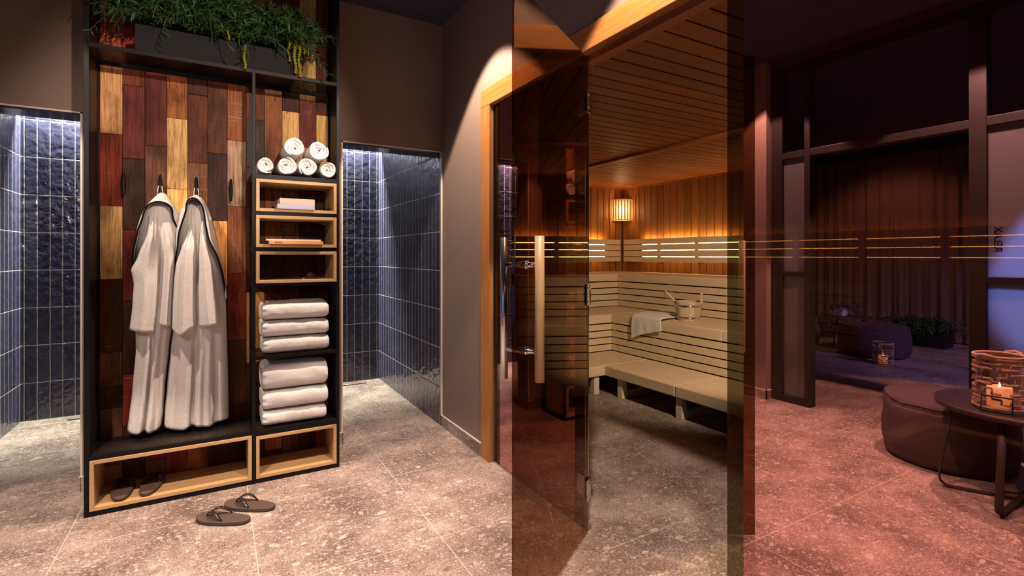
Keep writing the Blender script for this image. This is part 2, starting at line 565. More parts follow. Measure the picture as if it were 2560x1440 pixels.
# ---------------------------------------------------------------- room shell
XL, XR = -1.22, 1.372
YB, YN = 3.337, 4.94
HC = 2.815
GX = 1.392            # plane of the sauna glass front
SXB, SYF, SYN, SH = 4.70, 5.14, -0.70, 2.085
PX0, PX1 = -1.252, -1.332   # relax partition, foyer face and inner face

struct(MB().box(-6.4, GX, -2.5, 5.2, -0.06, 0.0), 'floor', M['floor'], 'grey-beige gravel terrazzo tile floor of the foyer')
struct(MB().box(GX, 4.86, -0.85, 5.3, -0.06, 0.0), 'floor.001', M['floor_sauna'], 'terrazzo tile floor inside the sauna')
struct(MB().box(-6.4, GX + 0.1, -2.5, 3.45, HC, HC + 0.06), 'ceiling', M['ceiling'], 'dark navy foyer ceiling')

# rear wall with two shower openings
b = MB()
b.box(XL - 0.2, XR, YB, YB + 0.16, 1.925, HC)
struct(b, 'wall_back', M['wall'], 'grey brown wall above the two shower openings')
struct(MB().box(-0.598, 0.689, YB, YB + 0.16, 0.0, 1.925), 'wall_pier', M['wall'], 'wall pier between the showers behind the wardrobe')
struct(MB().box(-1.45, -1.19, 2.60, YB + 0.16, 0.0, HC), 'wall_end', M['wall'], 'wall end beside the relax room partition')
struct(MB().box(XR, XR + 0.06, 2.64, YB + 0.16, 0.0, HC), 'wall_right', M['wall'], 'grey brown textile wall left of the sauna front')
b = MB()
b.box(XR, XR + 0.06, SYN, 2.64, 2.177, HC)
struct(b, 'wall_over_sauna', M['wall'], 'textile wall above the sauna door frame')
struct(MB().box(XL - 0.3, XR + 0.1, YN, YN + 0.08, 0, 2.5), 'wall_shower_back', M['tile_back'], 'navy glazed tile wall at the back of the showers')
struct(MB().box(1.362, 1.43, YB + 0.001, YN, 0, 2.5), 'wall_shower_right', M['tile_side'], 'navy glazed tile wall on the right of the shower')
struct(MB().box(XL - 0.06, XL, YB + 0.16, YN, 0, 2.5), 'wall_shower_left', M['tile_side'], 'navy glazed tile wall on the left of the shower')
struct(MB().box(XL, 1.362, YB + 0.16, 4.85, 2.22, 2.26), 'ceiling_shower', M['ceiling'], 'shower ceiling with light slot along the back')
struct(MB().box(XL, 1.362, 4.85, YN, 2.40, 2.44), 'ceiling_slot', M['white_trim'], 'top of the light slot')
struct(MB().box(XL, 1.362, 4.835, 4.85, 2.22, 2.40), 'trim_slot', M['white_trim'], 'cheek of the light slot')
b = MB()
b.box(-1.19, -0.598, YB + 0.004, YB + 0.158, 1.912, 1.925)
b.box(0.689, 1.362, YB + 0.004, YB + 0.158, 1.912, 1.925)
struct(b, 'ceiling_soffit', M['tile_soffit'], 'dark tiled soffits of the shower openings')
b = MB()
for x0, x1 in ((0.683, 0.692), (1.360, 1.371), (-0.601, -0.592)):
    b.box(x0, x1, YB - 0.003, YB + 0.008, 0.0 if x0 < 1 else 0.075, 1.93)
for x0, x1 in ((0.683, 1.371), (-1.19, -0.592)):
    b.box(x0, x1, YB - 0.003, YB + 0.008, 1.922, 1.930)
struct(b, 'trim_1', M['white_trim'], 'thin pale edge strip around the shower openings')
b = MB()
for z0 in (0.0,):
    b.box(1.3635, 1.372, 2.72, YB - 0.004, 0, 0.072)
    b.box(-0.600, -0.575, YB - 0.008, YB, 0, 0.072)
    b.box(-0.606, -0.598, YB - 0.008, YB + 0.15, 0, 0.072)
    b.box(0.64, 0.691, YB - 0.008, YB, 0, 0.072)
    b.box(0.689, 0.697, YB - 0.008, YB + 0.15, 0, 0.072)
    b.box(-1.19, -1.182, 2.592, YB, 0, 0.072)
    b.box(-1.25, -1.182, 2.592, 2.60, 0, 0.072)
struct(b, 'baseboard_right', M['skirting'], 'low terrazzo skirting along the textile walls')
b = MB()
b.box(1.3625, 1.372, 2.72, YB - 0.004, 0.072, 0.078)
b.box(-0.606, -0.575, YB - 0.009, YB, 0.072, 0.078)
b.box(0.64, 0.697, YB - 0.009, YB, 0.072, 0.078)
b.box(-1.19, -1.181, 2.591, YB, 0.072, 0.078)
b.box(-1.25, -1.181, 2.591, 2.60, 0.072, 0.078)
struct(b, 'trim_2', M['white_trim'], 'pale strip on top of the terrazzo skirting')
b = MB()
b.box(-0.94, -0.20, 4.80, 4.83, 0.0, 0.0025)
b.box(0.45, 1.22, 4.80, 4.83, 0.0, 0.0025)
struct(b, 'trim_3', M['steel'], 'steel drain channels along the shower back wall')

# ---------------------------------------------------------------- sauna shell
def boards(axis, a0, a1, pitch, lo, hi, plane0, plane1, seed, name, m, label, gap=0.010):
    """one mesh of cladding boards side by side, every board a little different in tone"""
    rr = random.Random(seed)
    b = MB()
    a = a0
    while a < a1 - 0.01:
        e = min(a + pitch, a1)
        g = rr.uniform(0.78, 1.12)
        c = (g, g * rr.uniform(0.93, 1.03), g * rr.uniform(0.88, 1.03))
        d = rr.uniform(0, 0.0012)
        if axis == 'ceil':
            b.box(lo, hi, a + gap / 2, e - gap / 2, plane0 - d, plane1, c)
        elif axis == 'back':
            b.box(plane0 - d, plane1, a + gap / 2, e - gap / 2, lo, hi, c)
        else:
            b.box(a + gap / 2, e - gap / 2, plane0 - d, plane1, lo, hi, c)
        a = e
    if axis == 'ceil':
        b.box(lo, hi, a0, a1, plane0 + 0.009, plane1, (0.12, 0.10, 0.10))
    elif axis == 'back':
        b.box(plane0 + 0.009, plane1, a0, a1, lo, hi, (0.12, 0.10, 0.10))
    else:
        b.box(a0, a1, plane0 + 0.009, plane1, lo, hi, (0.12, 0.10, 0.10))
    return struct(b, name, m, label, bevel=0.0015)


boards('ceil', SYN, SYF, 0.1065, 1.44, SXB, SH, SH + 0.03, 3, 'ceiling_sauna', M['cedar_x'], 'red cedar board ceiling of the sauna')
boards('back', SYN, SYF, 0.1045, 0.0, SH, SXB, SXB + 0.03, 5, 'wall_sauna_back', M['cedar_z'], 'upright cedar boards at the back of the sauna')
boards('far', 1.44, SXB, 0.1045, 0.0, SH, SYF, SYF + 0.03, 6, 'wall_sauna_left', M['cedar_z'], 'upright cedar boards on the left side of the sauna')
struct(MB().box(1.43, SXB, SYN - 0.05, SYN, 0, SH), 'wall_sauna_near', M['cedar_z'], 'near side wall of the sauna')
struct(MB().box(1.43, 1.46, 2.64, SYF, 0, SH), 'wall_sauna_front', M['cedar_z'], 'sauna wall beside the glass front')
struct(MB().box(3.14, 3.225, SYN, SYF, SH - 0.022, SH), 'trim_4', M['cedar_y'], 'cedar batten across the sauna ceiling', bevel=0.003)
b = MB()
b.box(SXB - 0.018, SXB, SYN, SYF, SH - 0.018, SH)
b.box(1.46, SXB - 0.018, SYF - 0.018, SYF, SH - 0.018, SH)
struct(b, 'trim_5', M['cedar_y'], 'cedar cornice strip at the top of the sauna walls')

# wooden surround of the glass front
b = MB()
b.box(1.360, 1.440, SYN, 2.717, 2.073, 2.177)
struct(b, 'trim_6', M['frame_oak'], 'orange oak lintel over the sauna glass front', bevel=0.003)
b = MB()
b.box(1.360, 1.440, 2.605, 2.717, 0.0, 2.073)
struct(b, 'trim_7', M['frame_oak_z'], 'orange oak door jamb at the left of the sauna front', bevel=0.003)
struct(MB().box(1.402, 1.455, SYN, 2.605, 2.045, 2.073), 'trim_8', M['cedar_y'], 'inner cedar strip below the lintel')
b = MB()
b.box(1.384, 1.400, 1.755, 2.605, 0.0, 0.012)
b.box(1.384, 1.400, SYN, 1.035, 0.0, 0.012)
b.box(1.382, 1.402, 2.594, 2.605, 0.0, 2.073)
struct(b, 'trim_9', M['steel'], 'steel floor and wall channel of the fixed glass')

# fixed panes: tinted glass with a mirror film that stops short of the glass edges
wnd = tag(MB().box(1.388, 1.396, 1.752, 2.594, 0.006, 2.072).build('window_1', M['bronze_glass']), 'fixed bronze glass pane between the oak jamb and the glass door', None, None, 'structure')
MB().box(1.3862, 1.3866, 1.826, 2.523, 0.013, 2.060).build('mirror_film', M['film'], wnd)
wnd = tag(MB().box(1.388, 1.396, SYN, 1.042, 0.006, 2.072).build('window_2', M['bronze_glass']), 'large bronze mirrored glass pane on the right of the sauna opening', None, None, 'structure')
MB().box(1.3862, 1.3866, SYN, 0.983, 0.013, 2.060).build('mirror_film', M['film'], wnd)

# ---------------------------------------------------------------- the open glass door
HX, HY = 1.392, 1.740
DE = Vector((0.790 - HX, 1.354 - HY, 0)).normalized()
door = thing('door_1', 'open bronze glass sauna door swung out towards the camera, with wood and steel pull handle', None, (HX, HY, 0), None, math.atan2(DE.y, DE.x), 'structure')
MB().box(0.012, 0.715, -0.004, 0.004, 0.010, 2.050).build('glass_pane', M['door_glass'], door)
hb = MB()
hb.tube([(0.638, 0.055, 0.799), (0.638, 0.055, 1.262)], 0.0155, 24)
hd = hb.build('handle', M['handle_wood'], door)
hd['label'] = 'round pale wooden pull bar on the near face'
sb = MB().tube([(0.638, -0.072, 0.797), (0.638, -0.072, 1.259)], 0.0125, 20).build('handle', M['steel'], door)
sb['label'] = 'round brushed steel pull bar on the far face'
for z in (0.894, 1.170):
    pb = MB()
    pb.tube([(0.638, -0.066, z), (0.638, 0.046, z)], 0.0088, 16)
    for y0, y1, r_ in ((-0.012, -0.004, 0.0125), (0.004, 0.013, 0.0140), (0.013, 0.017, 0.0112)):
        pb.tube([(0.638, y0, z), (0.638, y1, z)], r_, 20)
    pb.build('handle_post', M['chrome'], door)
for z in (1.860, 1.032, 0.195):
    h = MB()
    for s_ in (-1, 1):
        y0, y1 = sorted((s_ * 0.0045, s_ * 0.0105))
        h.box(0.004, 0.040, y0, y1, z - 0.045, z + 0.045)
    h.tube([(0.002, 0.006, z - 0.045), (0.002, 0.006, z + 0.045)], 0.0075, 14)
    hp = h.build('hinge', M['chrome'], door, bevel=0.0015)
    sc = MB()
    for dx in (0.015, 0.030):
        for dz in (-0.028, 0.028):
            sc.tube([(dx, 0.0105, z + dz), (dx, 0.0125, z + dz)], 0.0042, 12)
    sc.build('hinge_screw', M['steel'], hp)
for z in (1.860, 1.032, 0.195):
    h = MB()
    h.box(1.379, 1.387, 1.753, 1.800, z - 0.045, z + 0.045)
    h.box(1.397, 1.404, 1.753, 1.800, z - 0.045, z + 0.045)
    h.build('hinge_plate', M['chrome'], bpy.data.objects['window_1'], bevel=0.0015)
struct(MB().box(1.384, 1.400, 1.744, 1.7515, 0.012, 2.06), 'trim_10', M['steel'], 'slim steel edge strip of the fixed pane at the hinges')

# ---------------------------------------------------------------- open wardrobe
ward = thing('open_wardrobe', 'tall open wardrobe of black steel frame, expanded metal and reclaimed wood planks between the showers', 'wardrobe', (0.0375, 3.12, 0))
X0, X1, Y0, Y1, ZT = -0.526, 0.601, 2.985, 3.262, 2.81
b = MB()
for x in (X0, 0.159, X1 - 0.016):
    wd = 0.019 if x == X0 else 0.0165
    b.box(x, x + wd, Y0, Y0 + 0.02, 0.002, ZT if x != 0.159 else 2.178)
    b.box(x, x + wd, Y1 - 0.02, Y1, 0.002, ZT if x != 0.159 else 2.178)
rails = [(X0, X1, 0.002, 0.024), (X0, X1, 2.158, 2.179), (X0, 0.165, 0.258, 0.277), (0.165, X1, 0.248, 0.279), (0.165, X1, 0.650, 0.668),
         (0.165, X1, 1.606, 1.630), (0.165, X1, 1.415, 1.432), (0.165, X1, 1.223, 1.242), (0.165, X1, 1.038, 1.051)]
for x0, x1, z0, z1 in rails:
    b.box(x0 + 0.004, x1 - 0.004, Y0 + 0.0005, Y0 + 0.0195, z0, z1)
    b.box(x0 + 0.004, x1 - 0.004, Y1 - 0.030, Y1 - 0.013, z0, z1)
    for x in (x0 if x0 < 0 else 0.160, x1 - 0.016 if x1 > 0.3 else 0.160):
        b.box(x + 0.001, x + 0.015, Y0 + 0.01, Y1 - 0.01, z0, z1)
part(b, 'steel_frame', M['black_steel'], ward, bevel=0.0012)
PAL = {'T': (0.86, 0.53, 0.21), 'R': (0.28, 0.040, 0.014), 'd': (0.080, 0.026, 0.011), 'b': (0.155, 0.062, 0.027), 'r': (0.175, 0.048, 0.020),
       'M': (0.150, 0.030, 0.020), 'O': (0.50, 0.155, 0.050), 'o': (0.38, 0.125, 0.040), 't': (0.84, 0.46, 0.16), 'w': (0.145, 0.050, 0.022),
       'm': (0.27, 0.105, 0.044), 'p': (0.075, 0.032, 0.028), 'W': (0.62, 0.45, 0.27), 'g': (0.085, 0.052, 0.038), 'Y': (0.68, 0.34, 0.080), 'Y2': (0.33, 0.120, 0.038)}
COLS = [(-.511, -.4175, [2.8, 1.816, 1.451, 1.081, 0.71, 0.538, 0.426], 'TRTdbd'), (-.4175, -.324, [2.8, 2.075, 1.699, 1.331, 0.97, 0.588], 'rMdRd'),
        (-.324, -.2305, [2.8, 2.144, 1.775, 1.397, 1.071, 0.734], 'OMbdR'), (-.2305, -.137, [2.8, 1.931, 1.554, 1.197, 0.855], 'oTtd'),
        (-.137, -.0435, [2.8, 2.072, 1.702, 1.284, 0.849], 'dwmd'), (-.0435, .05, [2.8, 2.138, 1.764, 1.392, 1.031, 0.688], 'rwptd'),
        (.05, .1435, [2.8, 1.845, 1.474, 1.1, 0.724, 0.364], 'oWmRd'), (.1435, .237, [2.8, 1.975, 1.7, 1.471, 1.265, 0.991, 0.59], 'rgdgdY'),
        (.237, .33, [2.8, 2.136, 1.662, 1.243, 0.987, 0.685], 'WYmdr'.replace('Y', 'y')), (.33, .424, [2.8, 2.047, 1.669, 1.244, 1.008, 0.583], 'dTbdr'),
        (.424, .517, [2.8, 2.127, 1.844, 1.676, 1.245, 0.813], 'TMWdd'), (.517, .602, [2.8, 2.049, 1.683, 1.391, 1.051, 0.564], 'rTdpd')]
PAL['y'] = PAL['Y2']
UP = ['O', 'R', 'd', 'r', 'o', 'd', 'w', 'r', 'd', 'w', 'T', 'r']
rr = random.Random(11)
b = MB()
for k, (x0, x1, zs, cs) in enumerate(COLS):
    segs = []
    for i, c_ in enumerate(cs):
        segs.append((zs[i + 1], zs[i], c_))
    z = zs[-1]
    while z > 0.05:
        n_ = max(0.004, z - rr.uniform(0.22, 0.38))
        segs.append((n_, z, rr.choice('dRrmbo')))
        z = n_
    fin = []
    for z0, z1, c_ in segs:
        if z1 > 2.19:
            fin.append((2.172, 2.80, UP[k]))
            z1 = 2.168
        if z1 - z0 > 0.004:
            fin.append((z0, z1, c_))
    for z0, z1, c_ in fin:
        p = rr.uniform(-0.0025, 0.0025)
        col = tuple(q * rr.uniform(0.88, 1.1) for q in PAL[c_])
        b.box(x0 + 0.0009, x1 - 0.0009, 3.2445 + p, 3.2585, z0 + 0.0009, z1 - 0.0009, col)
part(b, 'plank_panel', M['plank'], ward, bevel=0.001)
for nm, x in (('side_panel', -0.5165), ('side_panel', 0.5925)):
    part(MB().box(x, x + 0.0015, Y0 + 0.02, Y1 - 0.02, 0.28, 2.157), nm, M['mesh_side'], ward)
    part(MB().box(x, x + 0.0015, Y0 + 0.02, Y1 - 0.02, 2.182, 2.80), nm, M['mesh_side'], ward)
for x0, x1, z in ((-0.508, 0.159, 0.2765), (0.176, 0.586, 0.2785), (0.176, 0.586, 0.6675), (0.176, 0.586, 1.629), (-0.508, 0.586, 2.1775)):
    part(MB().box(x0, x1, Y0 + 0.019, 3.243, z, z + 0.0015), 'mesh_shelf', M['mesh_shelf'], ward)
for x0, x1, z0, z1 in ((0.1775, 0.5845, 1.4335, 1.6045), (0.1775, 0.5845, 1.2435, 1.4135), (0.1775, 0.5845, 1.0525, 1.2215), (0.1775, 0.5845, 0.0255, 0.2465), (-0.5055, 0.1575, 0.0255, 0.2565)):
    q = 0.0165
    b = MB()
    ya, yb = 2.979, 3.240
    b.box(x0, x0 + q, ya, yb, z0, z1)
    b.box(x1 - q, x1, ya, yb, z0, z1)
    b.box(x0 + q, x1 - q, ya, yb, z0, z0 + q)
    b.box(x0 + q, x1 - q, ya, yb, z1 - q, z1)
    part(b, 'oak_box', M['box_oak'], ward, bevel=0.0012)
for x in (-0.409, -0.256, -0.096, 0.067):
    b = MB()
    pts = [(x, 3.216 + 0.010 * (2 * abs(k / 12 - 0.5)) ** 2 * -1, 1.500 + 0.122 * k / 12) for k in range(13)]
    b.tube(pts, [0.0035 + 0.0055 * math.sin(PI * (0.08 + 0.84 * k / 12)) for k in range(13)], 12)
    b.tube([(x, 3.218, 1.543), (x, 3.246, 1.543)], 0.006, 10)
    b.tube([(x, 3.218, 1.579), (x, 3.246, 1.579)], 0.006, 10)
    part(b, 'cleat_hook', M['black_steel'], ward)

# ---------------------------------------------------------------- planter with greenery on the wardrobe top
pl = thing('planter', 'anthracite trough of bushy green foliage on top of the wardrobe', 'planter', (0.02, 3.10, 2.1795))
b = MB()
b.box(-0.338, 0.376, 2.992, 3.000, 2.1795, 2.306)
b.box(-0.338, 0.376, 3.195, 3.203, 2.1795, 2.306)
b.box(-0.338, -0.330, 3.000, 3.195, 2.1795, 2.306)
b.box(0.368, 0.376, 3.000, 3.195, 2.1795, 2.306)
b.box(-0.330, 0.368, 3.000, 3.195, 2.1795, 2.288)
part(b, 'trough', M['planter'], pl, bevel=0.0015)


def leaf(b, p, d, L, wd, col, droop=0.3):
    d = d.normalized()
    s_ = d.cross(Vector((0, 0, 1)))
    s_ = s_.normalized() if s_.length > 1e-3 else Vector((1, 0, 0))
    s_ = (Matrix.Rotation(random.uniform(-1.2, 1.2), 3, d) @ s_)
    k = len(b.v)
    rows = []
    for t_, ww in ((0.0, 0.25), (0.35, 1.0), (0.75, 0.75), (1.0, 0.05)):
        c = p + d * (L * t_) - Vector((0, 0, droop * L * t_ * t_))
        b.v.append(tuple(c - s_ * wd * ww / 2))
        b.v.append(tuple(c + s_ * wd * ww / 2))
    for i in range(3):
        b.face((k + 2 * i, k + 2 * i + 1, k + 2 * i + 3, k + 2 * i + 2), col, True)


def sprig(b, p, d, L, n, ll, lw, cols, droop=0.5, stem=None, spread=0.9):
    """arching twig set with narrow leaves on all sides"""
    d = d.normalized()
    pts = []
    for i in range(n):
        t_ = i / (n - 1)
        pts.append(p + d * (L * t_) - Vector((0, 0, droop * L * t_ * t_)))
    if stem is not None:
        stem.tube(pts[::2] + [pts[-1]], 0.0014, 5)
    for i in range(1, n):
        t = (pts[i] - pts[i - 1]).normalized()
        for q in range(2):
            a = random.uniform(0, 2 * PI)
            o = t.orthogonal()
            o = Matrix.Rotation(a, 3, t) @ o
            c = random.choice(cols)
            g = random.uniform(0.7, 1.25)
            leaf(b, pts[i], t * random.uniform(0.5, 0.9) + o * spread * random.uniform(0.6, 1.0), ll * random.uniform(0.7, 1.15), lw, tuple(q2 * g for q2 in c), 0.15)


def leaf_mat(name, rough=0.45):
    t = NT(name)
    a = t.n('Attribute', attribute_name='Col')
    d = t.n('BsdfPrincipled', {'Base Color': a.outputs[0], 'Roughness': rough})
    tr = t.n('BsdfTranslucent', {0: a.outputs[0]})
    return t.surf(t.n('MixShader', {0: 0.2, 1: d.outputs[0], 2: tr.outputs[0]}).outputs[0])


M['leaf'] = leaf_mat('green_leaf')
M['stem'] = plain('brown_stem', (0.07, 0.055, 0.025), 0.7)
GREENS = [(0.026, 0.095, 0.022), (0.042, 0.135, 0.034), (0.062, 0.165, 0.048), (0.020, 0.065, 0.018), (0.075, 0.155, 0.036)]
random.seed(21)
fb, st = MB(), MB()
for k in range(600):
    x = random.uniform(-0.335, 0.375)
    y = random.uniform(3.00, 3.17)
    zz = random.uniform(2.31, 2.42)
    front = random.random()
    if front < 0.55:
        d = Vector((random.uniform(-0.75, 0.75), random.uniform(-1.0, -0.15), random.uniform(0.25, 1.2)))
        y = random.uniform(2.995, 3.06)
        zz = random.uniform(2.335, 2.45)
    else:
        d = Vector((random.uniform(-0.5, 0.5), random.uniform(-0.6, 0.2), random.uniform(0.9, 1.8)))
    L = random.uniform(0.10, 0.22) if front < 0.55 else random.uniform(0.14, 0.36)
    if x < -0.25:
        d.x -= 0.5
    if x > 0.28:
        d.x += 0.5
    if d.y > 0:
        L *= 0.6
    d.y = max(d.y, -0.55)
    sprig(fb, Vector((x, y, zz)), d, L, 13, 0.046, 0.0068, GREENS, 0.55, st, 0.9)
for x, dx in ((-0.33, -0.75), (-0.30, -0.3), (-0.02, 0.2), (0.10, 0.1), (0.20, -0.2), (0.35, 0.6), (0.36, 0.95), (-0.18, -0.1), (0.30, 0.2)):
    sprig(fb, Vector((x, 2.995, 2.36)), Vector((dx, -0.5, 0.15)), 0.19, 12, 0.040, 0.0050, GREENS, 1.0, st, 0.9)
sprig(fb, Vector((0.33, 3.02, 2.42)), Vector((1.0, -0.35, 0.25)), 0.26, 14, 0.045, 0.0052, GREENS, 0.3, st, 0.7)
fb.v = [(x, min(y, 3.236), z) for x, y, z in fb.v]
st.v = [(x, min(y, 3.232), z) for x, y, z in st.v]
part(fb, 'foliage', M['leaf'], pl)
part(st, 'twigs', M['stem'], pl)
M['tassel'] = plain('yellow_green_tassel', (0.25, 0.235, 0.012), 0.9, 0, 1.0, 300, 0.4)
for x, z0, z1, r_ in ((0.124, 2.300, 2.165, 0.0075), (0.336, 2.37, 2.245, 0.0070), (0.366, 2.40, 2.185, 0.0095), (0.388, 2.36, 2.17, 0.0075), (-0.186, 2.47, 2.33, 0.0065), (-0.27, 2.44, 2.34, 0.006), (-0.06, 2.46, 2.36, 0.006), (0.05, 2.40, 2.30, 0.006), (0.41, 2.44, 2.30, 0.006)):
    b = MB()
    n_ = 40
    y_ = 2.972
    pts, rs = [], []
    for i in range(n_):
        t_ = i / (n_ - 1)
        pts.append((x + 0.004 * math.sin(9 * t_), y_ + 0.03 * max(0, 1 - 5 * t_), z0 + (z1 - z0) * t_))
        rs.append(r_ * (0.55 + 0.55 * ((i * 7) % 3) / 2) * (0.5 if i in (0, n_ - 1) else 1))
    b.tube(pts, rs, 9)
    part(b, 'hanging_tassel', M['tassel'], pl)

# ---------------------------------------------------------------- bathrobes
def lerp_rows(rows, z):
    """rows sorted by falling z: (z, values...)"""
    if z >= rows[0][0]:
        return rows[0][1:]
    for a, b_ in zip(rows, rows[1:]):
        if a[0] >= z >= b_[0]:
            t = (a[0] - z) / (a[0] - b_[0]) if a[0] != b_[0] else 0
            t = t * t * (3 - 2 * t) * 0.4 + t * 0.6
            return tuple(p + (q - p) * t for p, q in zip(a[1:], b_[1:]))
    return rows[-1][1:]


def drape(rows, yb, depth, folds, hem=None, nx=44, nz=70, seed=0, ripple=0.004, power=0.3):
    """hanging cloth body: closed tube whose front swells and folds.
    rows: (z, xl, xr); depth(z); folds(z) -> list of (s, width, depth); hem(s) -> z of the lower edge"""
    b = MB()
    ztop, zbot = rows[0][0], rows[-1][0]
    rings = []
    off = Vector((seed * 3.1, 0, 0))
    for i in range(nz + 1):
        t = i / nz
        ring = []
        for k in range(nx + 1):
            s_ = k / nx
            zl = zbot if hem is None else hem(s_)
            z = ztop + (zl - ztop) * t
            xl, xr = lerp_rows(rows, max(z, zbot))
            dp = depth(z) * max(0.0, math.sin(PI * s_)) ** power
            for fs, fw, fd in folds(z):
                dp -= fd * math.exp(-((s_ - fs) / fw) ** 2)
            q = noise.noise(Vector((s_ * 6, z * 3.0, seed))) * ripple + noise.noise(Vector((s_ * 16, z * 7.0, seed + 5))) * ripple * 0.35
            dp += q * math.sin(PI * min(1, max(0, s_)))
            if hem is not None:
                dp -= 0.0035 * math.exp(-((z - zl - 0.020) / 0.0035) ** 2)
            dp = max(dp, 0.004)
            ring.append((xl + (xr - xl) * s_, yb - dp, z))
        for k in range(nx, -1, -4):
            s_ = k / nx
            zl = zbot if hem is None else hem(s_)
            z = ztop + (zl - ztop) * t + (0.012 if i == nz else 0)
            xl, xr = lerp_rows(rows, max(z, zbot))
            ring.append((xl + (xr - xl) * s_, yb + 0.0005, z))
        rings.append(ring)
    b.loft(rings)
    return b


def resample(pts, n):
    P = [Vector(p) for p in pts]
    d = [0]
    for a, c in zip(P, P[1:]):
        d.append(d[-1] + (c - a).length)
    out = []
    for i in range(n):
        q = d[-1] * i / (n - 1)
        for k in range(len(P) - 1):
            if d[k + 1] >= q - 1e-9:
                t = (q - d[k]) / max(1e-9, d[k + 1] - d[k])
                out.append(P[k].lerp(P[k + 1], t))
                break
    for _ in range(2):
        out = [out[0]] + [(out[i - 1] + out[i] * 2 + out[i + 1]) / 4 for i in range(1, n - 1)] + [out[-1]]
    return out


def collar(outer, rim, y_out, y_rim, n=60, mid=6):
    """shawl collar turned outwards: a band from the outer silhouette forward to its piped rim"""
    A = resample([(x, y_out, z) for x, z in outer], n)
    B = resample([(x, y_rim, z) for x, z in rim], n)
    for i_, q in enumerate(B):
        e_ = min(i_, n - 1 - i_) / (n - 1)
        q.y += (3.165 - y_rim) * max(0.0, 1 - e_ / 0.24) ** 1.6
    b = MB()
    rings = []
    for j in range(mid + 1):
        t = j / mid
        row = []
        for p, q in zip(A, B):
            r_ = p.lerp(q, t)
            r_.y -= 0.018 * math.sin(PI * t) + 0.003 * noise.noise(Vector((r_.x * 40, r_.z * 25, t)))
            row.append(r_)
        rings.append(row)
    # turned-in inner side of the band
    row = [q + Vector((0, 0.012, 0)) for q in B]
    rings.append(row)
    row = [p.lerp(q, 0.55) + Vector((0, 0.03, 0)) for p, q in zip(A, B)]
    rings.append(row)
    b.loft(rings, None, True, False, False)
    return b, B


def sleeve(rows, yb, th, seed, hem, cuff=0.035):
    def depth(z):
        k = th * min(1.0, 0.25 + (rows[0][0] - z) * 6)
        return k
    b = drape(rows, yb, depth, lambda z: [(0.30 + 0.1 * math.sin(seed), 0.10, 0.006), (0.72, 0.12, 0.005)], hem, 26, 46, seed, 0.006, 0.5)
    return b


